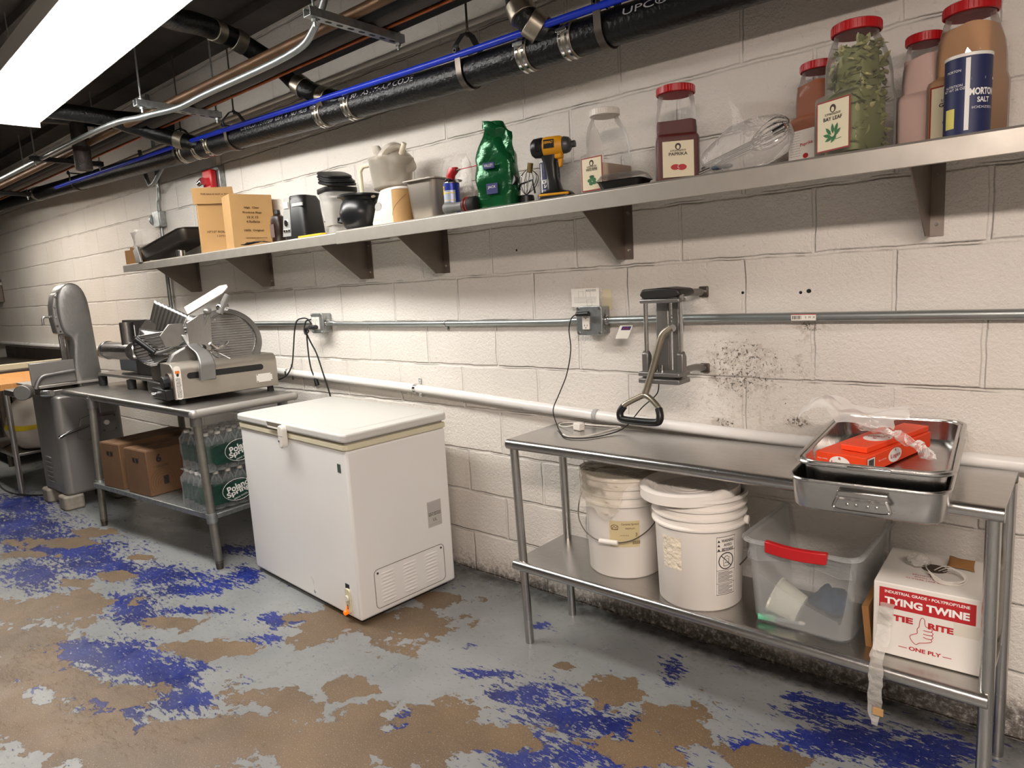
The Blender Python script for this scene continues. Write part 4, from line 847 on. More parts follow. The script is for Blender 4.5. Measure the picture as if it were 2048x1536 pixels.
# pans
def pan(par, w, l, hgt, name='pan_shell', m=STEEL, rim=True):
    def rg(dx, z, r): return [V((a, b_, z)) for a, b_ in rrect(w/2-dx, l/2-dx, r, 8)]
    o_ = MB().rings([rg(.016, 0, .04), rg(.010, .006, .045), rg(.004, hgt-.002, .05), rg(.004, hgt, .05), rg(.0065, hgt, .05), rg(.0065, hgt-.004, .05), rg(.0125, .008, .043), rg(.02, .003, .04)]).build(name, m, par, smooth=45)
    if rim: MB().tube([(a, b_, hgt) for a, b_ in rrect(w/2-.002, l/2-.002, .052, 10)], .0042, n=8, closed=True).build('rolled_rim', m, par)
    return o_
def pan_handle(par, l, hgt):
    for s in (-1, 1):
        y = s*(l/2+.003)
        hd = MB().tube(smoothpath([(-.045, y, hgt-.022), (-.052, y+s*.004, hgt-.032), (-.058, y+s*.008, hgt-.05), (-.045, y+s*.010, hgt-.056), (0, y+s*.010, hgt-.057), (.045, y+s*.010, hgt-.056), (.058, y+s*.008, hgt-.05), (.052, y+s*.004, hgt-.032), (.045, y, hgt-.022)], 4), .0036, n=8).build('drop_handle', STEEL, par)
        MB().box(-.052, .052, min(y, y+s*.006), max(y, y+s*.006), hgt-.027, hgt-.012).build('handle_bracket', STEEL, hd, bevel=.003)
        for x in (-.03, -.012, .012, .03): MB().sph((x, y+s*.001, hgt-.045), .004, (1, .6, 1), n=10, m=6).build('rivet', STEEL, hd)
RP = rad(4.5)
h = thing('roasting_pan', 'lower steel roasting pan with drop handles, overhanging the front of the right table', 'roasting pan', (3.2, -.332, .811), RP, 'stacked steel roasting pans')
pan(h, .335, .60, .074); pan_handle(h, .60, .074)
h = thing('roasting_pan', 'upper steel roasting pan, nested in the lower one and holding the orange boxes', 'roasting pan', (3.207, -.328, .848), rad(5.2), 'stacked steel roasting pans')
h.location.z = .868
pan(h, .305, .572, .058)
MB().tube([(a, b_, .058) for a, b_ in rrect(.161, .295, .05, 10)], .0055, n=8, closed=True).build('wide_rim', STEEL, h)
for s in (-1, 1): MB().box(-.045, .045, s*.297-.008, s*.297+.008, .052, .061).build('handle_tab', STEEL, h, bevel=.002)
OR = mat('orange_carton', 'E8481C', .5); 
def oval(par, loc, rx, rz_, face, m=WHITE_INK, name='label_oval', off=.0005):
    R, U = face; N_ = R.cross(U); p = V(loc)
    return MB().rings([[p+R*rx*cos(k*pi/16)+U*rz_*sin(k*pi/16)+N_*o_ for k in range(32)] for o_ in (0, off)]).build(name, m, par, smooth=0)
LF = (V((0, -1, 0)), V((0, 0, 1)))
OB = thing('orange_box', 'flat orange film dispenser box with white oval labels, lying in the upper pan', 'carton', (3.178, -.312, .876), rad(-12))
MB().box(-.062, .062, -.185, .185, 0, .042).build('carton_body', OR, OB, bevel=.0015)
MB().box(-.0615, .0615, -.188, -.186, .001, .041).build('tuck_flap', OR, OB)
oval(OB, (.0, -.1885, .020), .026, .017, FR); txt('Logan', .014, (0, -.1893, .018), RED_INK, OB, w=.04, bold=.01); txt('n', .006, (0, -.1893, .032), RED_INK, OB, bold=.04)
txt('Easy cutting', .004, (-.043, -.1887, .026), WHITE_INK, OB, w=.025); txt('Boulanger', .004, (.044, -.1887, .022), WHITE_INK, OB, w=.022)
oval(OB, (.0625, -.03, .021), .036, .018, RT); txt('Logan', .014, (.0633, -.03, .019), RED_INK, OB, RT, w=.052, bold=.01); txt('n', .006, (.0633, -.03, .034), RED_INK, OB, RT, bold=.04)
txt('Easy cutting', .0045, (.0627, -.10, .022), WHITE_INK, OB, RT, w=.04); 
q_ = quad(OB, 'barcode_panel', (.0625, -.158, .021), .036, .032, WHITE_INK, RT)
b = MB()
for i in range(9): b.box(.0632, .0636, -.172+i*.003, -.172+i*.003+(.002 if i % 3 else .001), .008, .034)
b.build('barcode', BLACK_INK, q_, smooth=0)
O2 = thing('orange_box', 'smaller orange box with an upside-down label, lying on top of the flat orange box', 'carton', (3.200, -.295, .9195), rad(-14), None)
MB().box(-.033, .033, -.165, .165, 0, .014).build('carton_body', OR, O2, bevel=.0015)
oval(O2, (0, -.045, .0142), .031, .045, UP); txt('Logan', .018, (0, -.04, .0149), RED_INK, O2, UP, w=.05, rot=rad(200), bold=.01); txt('n', .009, (.0, -.062, .0149), RED_INK, O2, UP, rot=pi, bold=.04)
h = thing('plastic_bag', 'crumpled clear plastic wrap draped over the orange boxes', 'plastic wrap', (3.165, -.33, .948))
def bagf(u, v):
    x = -.17+.24*u; y = -.07+.17*v; z = .008+.05*max(0, sin(u*7))*(1-v*.4)*(u < .75)+.03*v
    return crumple(V((x, y, z+.012)), .022, 16, 5)
MB().sheet(40, 30, bagf).build('wrap', film('milky_film', 'F2EEEA', .48, .25, bump=.6, bs=30), h)
def bagg(u, v):
    t_ = u; x = -.02+.19*t_; y = -.04-.09*t_**2+(v-.5)*.06*(1-.4*t_); z = .022-.045*t_**1.5+.012*sin(v*9)
    return crumple(V((x, y, z)), .014, 40, 9)
MB().sheet(40, 12, bagg).build('trailing_end', CLEAR_C, h)
h = thing('charger_adapter', 'white cube phone charger lying on the right steel table', 'charger', (2.112, -.155, .811), rad(-15))
MB().box(-.02, .02, -.014, .014, 0, .028).build('adapter', WHITE_P, h, bevel=.004)
h = thing('charging_cable', 'thin white charging cable looped beside the cube charger', 'cable', (0, 0, 0))
MB().tube(smoothpath([(2.09, -.16, .828), (2.05, -.155, .818), (2.0, -.13, .8135), (1.985, -.09, .8135), (2.03, -.06, .8135), (2.1, -.07, .8135), (2.18, -.06, .815), (2.235, -.05, .8135), (2.225, -.11, .8135), (2.215, -.17, .8135), (2.2, -.24, .8135), (2.16, -.28, .8155), (2.13, -.27, .8145)], 6), .0021, n=8).build('cable', WHITE_P, h)
MB().cyl((2.138, -.276, .8155), (2.115, -.262, .8155), .004, n=10).build('connector', WHITE_P, h, bevel=.001)
# ------------------------------------------------------------------ meat slicer on the left table
SL = thing('meat_slicer', 'large stainless meat slicer with ribbed plates on the left steel table', 'slicer', (-.02, -.745, .851), rad(-7))
L = .56
prof = [(0, .03), (0, .17)]+[(-.045+.045*cos(rad(a)), .17+.045*sin(rad(a))) for a in range(15, 91, 15)]+[(-.2, .215), (-.2, .03)]
MB().prism([(x, z) for x, z in prof], 0, L, 'xz').build('housing', mat('slicer_steel', 'B5ADA1', .38, .9, bump=.03, bs=30, var=.05, vs=6), SL, bevel=.004)
HS = SL.children[-1]
MB().prism([(a, b_) for a, b_ in rrect(.205, .0165, .016, 6, .275, .147)], -.02, .0008, 'yz').build('slot', BLACK, HS, smooth=0)
pl = MB().box(0, .0015, .435, .525, .062, .108).build('name_plate', WHITE_P, HS, smooth=0)
for y in (.44, .52):
    for z in (.066, .104): MB().cyl((.0015, y, z), (.003, y, z), .003, n=8).build('rivet', BLACK, pl)
wl = MB().prism([(a, b_) for a, b_ in rrect(.017, .088, .016, 6, .024, .117)], 0, .0012, 'yz').build('warning_sticker', WHITE_P, HS, smooth=0)
MB().box(.0012, .0018, .013, .035, .165, .180).build('orange_mark', mat('orange_ink', 'D8742A', .6), wl, smooth=0)
MB().prism([(.020, .15), (.028, .15), (.032, .162), (.024, .168), (.017, .160)], .0012, .0018, 'yz').build('hand_mark', BLACK_INK, wl, smooth=0)
lines(wl, (.0014, .024, .138), .024, 16, .0065, .003, BLACK_INK, RT, 12)
MB().box(-.5, -.02, .0, .45, .035, .10).build('motor_base', mat('slicer_dark', '33302E', .45, .6), SL, bevel=.006)
MB().box(-.47, -.2, .02, .5, .1, .2).build('drive_cover', STEEL_DARK, SL, bevel=.01)
MB().box(-.26, -.02, -.04, .0, .03, .085).build('switch_box', BLACK, SL, bevel=.004)
MB().cyl((-.19, -.04, .055), (-.19, -.065, .058), .006, n=10).build('toggle_switch', CHROME, SL); MB().box(-.205, -.175, -.043, -.04, .04, .07).build('switch_plate', CHROME, SL)
kb = MB().cyl((-.06, -.005, .12), (-.06, -.04, .12), .034, .036, n=8).build('index_knob', BLACK, SL, bevel=.004)
MB().cyl((-.06, .01, .12), (-.06, -.01, .12), .05, n=24).build('dial', STEEL_DARK, SL, bevel=.002)
for (x, y) in ((-.03, .04), (-.03, .52), (-.45, .04), (-.45, .5)): MB().cyl((x, y, 0), (x, y, .035), .019, .016, n=16).build('foot', RUBBER, SL)
# knife ring with grooved cover, leaning back from the long housing
Rm = Matrix.Translation((-.13, .36, .315)) @ Matrix.Rotation(rad(-22), 4, 'Y')
def disc(prof, nm, m, par=SL): return MB().lathe(prof, axis='x', n=64, cap=(False, False)).xf(Rm).build(nm, m, par, smooth=30)
kg = disc([(.001, -.02), (.175, -.02), (.18, -.01), (.178, .006), (.165, .012), (.15, .012), (.14, .004), (.001, .004)], 'knife_guard', CAST)
disc([(.137, .0045), (.14, .010), (.146, .012), (.150, .0122), (.150, .0045)], 'knife_ring', CHROME, kg)
b = MB()
for k in range(-8, 9):
    z = k*.0145; hw = sqrt(max(.0001, .128**2-z*z)); b.cyl((.0045, -hw, z), (.0045, hw, z), .0036, n=8)
b.xf(Rm).build('ribs', STEEL, kg)
MB().prism([(.02, .2), (.54, .2), (.545, .24), (.50, .30), (.40, .33), (.2, .33), (.06, .26)], -.2, -.155, 'yz').build('knife_mount', CAST, SL, bevel=.01)
# gauge plate: big ribbed plate rising to the left
def gp(u, v):
    a = V((-.36, .0, .19)).lerp(V((-.14, .23, .215)), u); c = V((-.36, -.07, .36)).lerp(V((-.15, .2, .40)), u)
    p = a.lerp(c, v); bow = .05*sin(pi*v)*(1-u); p += V((-.01*0, -bow*.7, -bow*.5)); n = V((.75, -.45, .45)); return p+n*(.0035*abs(sin(v*pi*11)))
MB().sheet(16, 132, gp).build('gauge_plate', STEEL, SL, solid=.004)
# food carriage: back plate, floor plate and top rail
def rib(c00, c10, c01, c11, nr, amp, nn):
    c00, c10, c01, c11, nn = V(c00), V(c10), V(c01), V(c11), V(nn)
    return lambda u, v: c00.lerp(c10, u).lerp(c01.lerp(c11, u), v)+nn*(amp*abs(sin(u*pi*nr)))
MB().sheet(72, 10, rib((-.40, -.01, .31), (-.25, .09, .27), (-.36, .06, .55), (-.24, .19, .46), 9, .0012, (.8, -.5, .3))).build('chute_back', STEEL, SL, solid=.004)
MB().sheet(10, 6, rib((-.25, .09, .27), (-.2, .14, .30), (-.24, .19, .46), (-.17, .26, .44), 1, 0, (0, 0, 1))).build('chute_side', STEEL_DULL, SL, solid=.004)
MB().rings([[V(p)+V((0, 0, d)) for p in ((-.38, -.03, .40), (-.31, .08, .37), (-.25, .06, .235), (-.28, .0, .21), (-.37, -.05, .33))] for d in (0, .004)]).build('chute_tray', STEEL, SL, smooth=0)
MB().rings([[V(p)+V((0, 0, d)) for p in ((-.41, -.015, .44), (-.38, .01, .445), (-.30, .11, .37), (-.31, .08, .34), (-.40, -.03, .39))] for d in (0, .004)]).build('tray_wall', STEEL, SL, smooth=0)
b = MB(); d_ = (V((-.1, .37, .60))-V((-.21, .17, .475))); a_ = V((-.21, .17, .475)); up_ = V((.5, -.25, .6)).normalized(); sd = d_.normalized().cross(up_)
b.rings([[a_+d_*t_+sd*s_*(.034 if t_ < .95 else .012)+up_*e for s_, e in ((-1, 0), (1, 0), (1, .012), (-1, .012))] for t_ in (0, .1, .85, 1.0)])
b.build('top_rail', mat('bright_rail', 'A6A199', .55, .4), SL, bevel=.002)
MB().prism([(.13, .29), (.24, .26), (.25, .30), (.26, .47), (.20, .46), (.13, .42)], -.105, -.095, 'yz').build('knife_cover_plate', STEEL, SL, bevel=.002)
MB().prism([(.02, .30), (.09, .30), (.13, .36), (.12, .42), (.05, .42), (.0, .36)], -.14, -.13, 'yz').build('carriage_bracket', STEEL_DULL, SL, bevel=.002)
MB().cyl((-.09, .235, .44), (-.075, .25, .49), .012, n=12).cyl((-.09, .235, .44), (-.1, .22, .40), .007, n=8).build('sharpener_post', CAST, SL)
MB().sph((-.08, .24, .475), .022, (1, 1, .8)).build('sharpener_knob', CAST, SL)
MB().sph((-.1, .33, .49), .036, (.6, 1, .8)).build('chrome_knob', CHROME, SL)
MB().cyl((-.1, .31, .46), (-.08, .36, .56), .018, n=14).build('post', CAST, SL)
MB().tube(smoothpath([(-.09, .24, .30), (-.08, .27, .275), (-.07, .31, .285), (-.08, .33, .30)], 5), .009, n=8).build('release_lever', CHROME, SL)
MB().tube([(.0, .22, .27), (.01, .30, .215)], .0025, n=6).build('rod', CHROME, SL)
# swing arm through the slot
arm = [(-.14, .13, .36), (-.10, .15, .30), (-.03, .17, .26), (.02, .17, .21), (.028, .165, .16), (.025, .165, .115)]
b = MB(); R = []
for i, p in enumerate(smoothpath(arm, 5)):
    w_ = .026+.018*(1-abs(i/24-.0))*0+.016*min(1, i/18)
    R.append([p+V((-.012, -w_, 0)), p+V((.012, -w_, 0)), p+V((.012, w_, 0)), p+V((-.012, w_, 0))])
b.rings(R).build('carriage_arm', CAST, SL, bevel=.006)
MB().cyl((-.33, -.07, .35), (-.28, .005, .265), .016, n=16).build('pusher_handle', BLACK, SL, bevel=.004)
MB().tube(smoothpath([(-.28, .005, .262), (-.25, .04, .27), (-.2, .08, .29), (-.16, .12, .33)], 5), .009, n=8).build('handle_bar', CAST, SL)
MB().sph((-.10, .20, .28), .018).build('small_knob', BLACK, SL)
# ------------------------------------------------------------------ grinder behind the slicer
G = thing('meat_grinder', 'steel meat grinder with a round throat on black feet, behind the slicer', 'grinder', (-.97, -.42, .851), rad(0))
for (x, y) in ((-.60, -.14), (-.11, -.14), (.34, -.15), (-.58, .13), (.34, .12)):
    f_ = MB().cyl((x, y, 0), (x, y, .062), .026, .028, n=20).build('foot', RUBBER, G, bevel=.003)
    MB().cyl((x, y, .062), (x, y, .075), .011, n=8).build('bolt', CHROME, f_)
MB().box(-.62, .40, -.16, .16, .068, .086).build('base_frame', STEEL_DULL, G, bevel=.002)
MB().box(-.43, -.11, -.08, .14, .10, .20).build('gear_case', mat('blue_grey_paint', '8E98A4', .5, .3), G, bevel=.006)
MB().box(-.108, .40, -.10, .15, .086, .30).build('motor_housing', mat('slicer_dark', '33302E', .45, .6), G, bevel=.008)
MB().box(-.40, .40, .003, .19, .202, .42).build('body', STEEL_DULL, G, bevel=.006)
bp = MB().box(-.42, .12, -.035, .002, .30, .435).build('control_panel', mat('panel_black', '25211F', .4), G, bevel=.004)
rl = MB().box(-.37, -.22, -.038, -.035, .315, .40).build('red_label', PAPER, bp, smooth=0)
txt('TOR·REY', .018, (-.295, -.0385, .388), RED_INK, rl, w=.10, ); txt('TOR', .045, (-.295, -.0385, .348), RED_INK, rl, w=.12, bold=.08)
MB().lathe([(.050, 0), (.060, 0), (.062, .03), (.058, .034), (.058, .46), (.050, .46)], (-.50, -.12, .24), axis='x', n=36, cap=(False, True)).build('throat', STEEL, G)
MB().lathe([(.001, .035), (.050, .035), (.050, .033), (.001, .033)], (-.50, -.12, .24), axis='x', n=36, cap=(False, False)).build('throat_inside', BLACK_M, G)
MB().cyl((-.488, -.12, .24), (-.46, -.12, .24), .016, n=12).build('auger_tip', STEEL_DARK, G)
MB().lathe([(.040, 0), (.040, .17), (.037, .17), (.037, .01)], (-.12, -.12, .255), n=32, cap=(True, False)).build('feed_tube', STEEL, G)
MB().cyl((-.06, -.12, .24), (.02, .02, .24), .05, n=24).build('neck', STEEL, G)
# ------------------------------------------------------------------ cartons and water under the left table
def carton(label, loc, rz, w, l, hgt, text=None):
    h = thing('cardboard_carton', label, 'carton', loc, rz, 'brown cartons under the left table')
    MB().box(-w/2, w/2, -l/2, l/2, .001, hgt).build('carton_body', KRAFT_D, h, bevel=.003)
    MB().box(-.004, .002, -l/2-.0006, l/2, hgt, hgt+.0008).build('top_seam', BROWN_INK, h, smooth=0)
    for s in (-1, 1): MB().box(*(sorted((s*.006, s*(w/2-.002)))), -l/2+.002, l/2-.002, hgt, hgt+.003).build('top_flap', KRAFT_D, h, bevel=.001)
    hh = MB().prism(rrect(.034, .012, .008, 4, 0, hgt-.062), -l/2-.0012, -l/2, 'xz').build('hand_hole', BLACK_M, h, smooth=0)
    MB().box(-.003, .003, -l/2-.002, -l/2, hgt-.075, hgt-.05).build('paper_web', KRAFT_D, hh, smooth=0)
    b = MB()
    for (x0, x1, z0, z1) in ((-.045, -.043, hgt-.045, hgt-.002), (.043, .045, hgt-.045, hgt-.002), (-.045, .045, hgt-.047, hgt-.045)): b.box(x0, x1, -l/2-.0008, -l/2, z0, z1)
    b.build('cut_lines', BROWN_INK, h, smooth=0)
    return h
c1 = carton('brown carton with a hand hole, leftmost on the lower shelf of the left table', (-.918, -.575, .291), rad(8), .225, .47, .275)
c2 = carton('brown carton marked 6, beside the water bottles under the left table', (-.60, -.56, .291), rad(5), .255, .44, .265)
txt('6', .05, (.1275, -.15, .215), BLACK_INK, c2, RT, bold=.04); txt('1 GALLON', .013, (.1275, -.14, .168), BLACK_INK, c2, RT, w=.08)
b = MB()
for k in range(5):
    rx = .02+.018*k; b.tube([(.1279, -.14+rx*cos(a*pi/10)*.8, .07+rx*sin(a*pi/10)*.9) for a in range(-2, 13)], .0009, n=4)
b.build('contour_drawing', BROWN_INK, c2)
MB().box(.1275, .1282, -.135, -.105, .055, .105).build('dark_mark', BLACK_INK, c2, smooth=0)
txt('20x3x1', .02, (-.05, .0, .2795), BROWN_INK, c1, UP, w=.08)
GREEN_L = mat('green_label', '1A4A36', .45, var=.5, vs=60); WATERM = film('bottle_plastic', 'DCE6E6', .07, .04, fres=.6)
def bottle(par):
    o = MB().lathe([(.001, .002), (.028, 0), (.032, .006), (.032, .06), (.030, .065), (.030, .12), (.0325, .13), (.031, .15), (.02, .178), (.0135, .185), (.0135, .195)], n=16, cap=(False, False)).build('bottle', WATERM, par, smooth=60)
    MB().cyl((0, 0, .190), (0, 0, .204), .0148, n=16).build('cap', WHITE_P, o)
    MB().lathe([(.0327, .048), (.0327, .138)], n=16, cap=(False, False)).build('label', GREEN_L, o)
    return o
def waterpack(label, loc, rz, dz):
    h = thing('water_bottle_pack', label, 'water bottles', loc, rz, 'shrink-wrapped packs of water bottles')
    first = None
    for i in range(4):
        for j in range(6):
            p = (-.0985+.0655*i, -.164+.0655*j, 0)
            if first is None: first = bottle(h); first.location = p
            else: dup(first, loc=p, parent=h)
    def wf(u, v):
        pts = rrect(.136, .2, .03, 12); k = int(u*len(pts)) % len(pts); x, y = pts[k]; s = 1-.10*max(0, v-.8)/.2
        q = crumple(V((x*s, y*s, .004+v*.2)), .008, 18, dz); q.z = max(q.z, .002)
        f = max(abs(q.x)/.134, abs(q.y)/.198); 
        return q
    MB().sheet(52, 10, wf).build('shrink_wrap', film('shrink_film', 'E8EEF0', .05, .08, bump=.6, bs=35, fres=.5), h)
    def tfn(u, v): return crumple(V(((u-.5)*.25, (v-.5)*.38, .206)), .010, 26, dz+2)
    MB().sheet(30, 40, tfn).build('top_film', film('shrink_film', 'E8EEF0', .05, .08, bump=.6, bs=35, fres=.5), h)
    ink = WHITE_INK; x = .146
    gb = MB().prism([(a, b_) for a, b_ in rrect(.155, .05, .03, 6, -.01, .085)], x-.001, x-.0002, 'yz').build('printed_band', mat('band_green', '143C30', .3, var=.5, vs=30), h)
    for s_, z_, w_ in (('Poland', .108, .12), ('Spring', .078, .13)):
        txt(s_, .036, (x+.0006, -.01, z_), ink, h, RT, w=w_, bold=.03, rot=rad(14))
    MB().tube([(x+.001, -.01+.085*cos(t*pi/12), .09+.058*sin(t*pi/12)) for t in range(25)], .0012, n=5).build('oval_outline', WHITE_INK, h)
    txt('SPRING WATER', .009, (x+.0006, .0, .05), ink, h, RT, w=.08, rot=rad(14))
    return h
waterpack('lower shrink-wrapped pack of green-labelled water bottles under the left table', (.02, -.545, .291), rad(-2), 1)
waterpack('upper shrink-wrapped pack of green-labelled water bottles, stacked on the other pack', (.03, -.525, .503), rad(2), 5)
# ------------------------------------------------------------------ band saw
S = thing('band_saw', 'grey cast meat band saw with a tall rounded column, left of the steel table', 'band saw', (-1.98, -.62, 0), 0)
GP = mat('saw_grey', '8C8985', .4, .55, var=.12, vs=3); X_, Y_ = -1.98, -.62
def R_(x): return x-X_
bd = MB().prism(rrect(.245, .21, .05, 6, 0, 0), .10, .80, 'xy').build('cabinet', GP, S, bevel=.02, seg=3)
b = None
for k in range(6):
    MB().sph((-.05, -.212, .17+k*.035), .06, (1.3, .12, .16), n=14, m=8).build('louver', GP, bd)
for (x, y) in ((-.18, -.17), (.18, -.17), (-.18, .16), (.18, .16)):
    MB().prism(rrect(.075, .065, .03, 4, x, y), 0, .10, 'xy').build('foot', mat('foot_casting', '9A9285', .7, .2, var=.25, vs=20), S, bevel=.012)
MB().box(-.3, .22, -.24, .1, .80, .84).build('table_bed', STEEL_DULL, S, bevel=.004)
MB().box(-.30, .23, -.27, .12, .862, .878).build('sliding_table', mat('pale_steel', 'B9B5AE', .5, .7), S, bevel=.003)
MB().box(.24, .252, -.315, -.05, .885, 1.04).build('guard_plate', GP, S, bevel=.006)
MB().tube(smoothpath([(.27, -.30, .868), (.27, -.285, .91), (.27, -.255, .945), (.27, -.2, .955), (.27, -.06, .965)], 6), .013, n=12).build('guide_rail', CAST, S)
MB().cyl((.27, -.38, .855), (.20, -.34, .855), .05, n=24).build('round_weight', CAST, S, bevel=.005)
MB().box(.02, .24, -.42, -.3, .83, .87).build('carriage_slide', STEEL_DULL, S, bevel=.005); MB().cyl((.24, -.26, .83), (.30, -.22, .83), .022, n=16).build('clamp', CHROME, S)
# column and wheel head: outline in the wall-to-room plane, rounded across
out = [(-.06, .80), (-.055, .95), (-.035, 1.09), (-.025, 1.17), (-.045, 1.20), (-.085, 1.215), (-.10, 1.31), (-.10, 1.42), (-.085, 1.49), (-.05, 1.54), (0, 1.562), (.045, 1.555), (.085, 1.525), (.11, 1.46), (.12, 1.38), (.125, 1.2), (.13, 1.05), (.14, .90), (.145, .80)]
b = MB(); xs_ = [(.03, .80), (.038, .90), (.06, .965), (.09, .99), (.12, 1.0), (.15, .985), (.175, .95), (.195, .88), (.205, .74)]
cx = .04; R = []
for xx, s_ in xs_:
    R.append([V((xx, (p[0]-cx)*s_+cx, .80+(p[1]-.80)*(.97+.03*s_))) for p in out])
b.rings(R); clm = b.build('column', CAST, S, smooth=60, sub=1)
MB().prism([(-.105, 1.215), (-.05, 1.205), (-.045, 1.35), (-.05, 1.45), (-.07, 1.50), (-.095, 1.475), (-.112, 1.40), (-.116, 1.31)], .08, .185, 'yz').build('wheel_cover', GP, S, bevel=.012, seg=3)
for (y, z) in ((-.085, 1.465), (-.098, 1.4), (-.10, 1.33), (-.098, 1.27), (-.085, 1.23), (-.06, 1.34), (-.06, 1.26)): MB().cyl((.185, y, z), (.191, y, z), .007, n=8).build('cover_bolt', CHROME, S)
MB().tube(smoothpath([(.12, -.11, 1.33), (.12, -.145, 1.335), (.12, -.16, 1.32), (.12, -.16, 1.28)], 5), .008, n=8).build('cover_latch', CAST, S)
MB().box(.12, .14, -.085, -.055, 1.0, 1.21).build('blade_guard', STEEL, S, bevel=.003); MB().box(.125, .135, -.048, -.038, 1.0, 1.2).build('blade_post', STEEL_DARK, S)
MB().box(.10, .16, -.10, -.02, .985, 1.005).build('blade_guide', CAST, S, bevel=.003)
# door latch and knobs on the cabinet side
MB().prism([(-.10, .50), (-.04, .46), (.01, .48), (.02, .56), (-.01, .64), (-.07, .62)], .245, .262, 'yz').build('latch_plate', CAST, S, bevel=.004)
MB().tube(smoothpath([(.275, .02, .585), (.275, -.08, .56), (.28, -.15, .545), (.285, -.22, .52)], 5), [.012]*15+[.009], n=10).build('latch_handle', CHROME, S)
MB().box(.245, .262, .03, .075, .62, .79).build('hinge', CAST, S, bevel=.004)
sw = MB().box(.245, .258, .06, .16, .50, .62).build('switch_plate', GP, S, bevel=.003)
MB().cyl((.258, .09, .57), (.278, .09, .57), .018, n=14).build('push_button', WHITE_P, sw, bevel=.003)
MB().box(.245, .29, .05, .15, .64, .74).build('switch_box', GP, S, bevel=.008)
for (y, z) in ((.15, .515), (.15, .61), (.07, .515)): MB().cyl((.258, y, z), (.264, y, z), .006, n=8).build('screw', STEEL_DARK, sw)
# ------------------------------------------------------------------ far-left corner
BT = thing('butcher_block_table', 'wooden-topped work table behind the band saw at the left edge', 'table', (-2.92, -.62, 0))
MB().box(-.62, .42, -.34, .30, .81, .86).build('wooden_top', mat('butcher_block', 'D99A58', .5, bump=.05, bs=10, var=.18, vs=3, stretch=(2, 25, 4)), BT, bevel=.004)
MB().box(-.58, .38, -.30, .28, .30, .32).build('lower_shelf', STEEL_DULL, BT, bevel=.003)
for (x, y) in ((-.57, -.28), (.37, -.28), (-.57, .26), (.37, .26)): MB().cyl((x, y, 0), (x, y, .81), .02, n=14).build('leg', STEEL_DULL, BT)
ST = thing('sink_counter', 'dark stainless counter with a raised back at the far left edge', 'counter', (-4.9, -.45, 0))
MB().box(-1.0, 1.2, -.28, .38, .84, .875).build('worktop', STEEL_DARK, ST, bevel=.006); MB().box(-1.0, .9, .36, .40, .87, 1.0).build('back_splash', STEEL_DARK, ST, bevel=.004)
MB().box(1.13, 1.2, -.28, .38, .875, .925).build('end_rail', CREAM, ST, bevel=.004)
for (x, y) in ((-.9, -.22), (1.1, -.22), (-.9, .3), (1.1, .3)): MB().cyl((x, y, 0), (x, y, .84), .02, n=12).build('leg', STEEL_DARK, ST)
MB().box(-.95, 1.15, -.24, .34, .16, .19).build('lower_shelf', STEEL_DARK, ST)
h = thing('white_bag', 'bulging pale sack bound with yellow tape at the left edge, beside the band saw', 'bag', (-2.72, -.72, .321), rad(5))
def sackf(u, v):
    a = 2*pi*u; t_ = v; r_ = .22*sin(pi*min(1, .12+.88*t_*1.0)**.8)+.02; return crumple(V((r_*1.15*cos(a), r_*.75*sin(a), .012+.46*t_)), .02, 6, 3)
b = MB().sheet(40, 24, sackf); bmesh.ops.remove_doubles(b.b, verts=b.b.verts, dist=.0005); b.build('sack', mat('sack_white', 'B9B0A4', .7, var=.1, vs=4), h, smooth=60, solid=.003)
def bandf(u, v):
    p = sackf(u, .36+.09*v+.03*sin(2*pi*u)); return V((p.x*1.02, p.y*1.02, p.z))
MB().sheet(40, 3, bandf).build('yellow_tape', mat('yellow_tape', 'BFA81C', .4), h)
MB().sheet(2, 20, lambda u, v: V((sackf(.70+.03*u+.06*v, .40+.35*v).x*1.03, sackf(.70+.03*u+.06*v, .40+.35*v).y*1.03, sackf(.7, .40+.35*v).z))).build('yellow_tape', mat('yellow_tape', 'BFA81C', .4), h)
tag(MB().tube(smoothpath([(-3.0, -.8, .34), (-2.85, -.98, .28), (-2.75, -1.0, .1), (-2.6, -.95, .02), (-2.35, -.8, .008), (-2.2, -.5, .008)], 6), .006, n=8).build('floor_cable', RUBBER), 'black cable trailing from the sack to the floor beside the band saw', 'cable')
# knives left on the wall side of the slicer table
KT = thing('tool_rest', 'steel rail with black-handled tools behind the grinder on the left table', 'utensil rack', (-1.5, -.24, .851))
MB().box(-.12, .3, -.03, .0, .012, .05).build('rail', STEEL_DULL, KT, bevel=.004); MB().box(-.1, -.07, -.025, -.005, 0, .012).build('foot', STEEL_DARK, KT); MB().box(.25, .28, -.025, -.005, 0, .012).build('foot', STEEL_DARK, KT)
for i, (x, z) in enumerate(((-.06, .06), (.03, .075), (-.02, .095))):
    MB().tube([(x-.03, -.04, z), (x, -.045, z+.004), (x+.06, -.05, z)], [.008, .013, .009], n=10).build('tool_handle', BLACK, KT); MB().cyl((x+.06, -.05, z), (x+.16, -.05, z-.004), .0035, n=6).build('tool_blade', STEEL, KT)
MB().box(-.13, .18, -.06, -.01, .048, .056).build('tray', STEEL_DULL, KT)
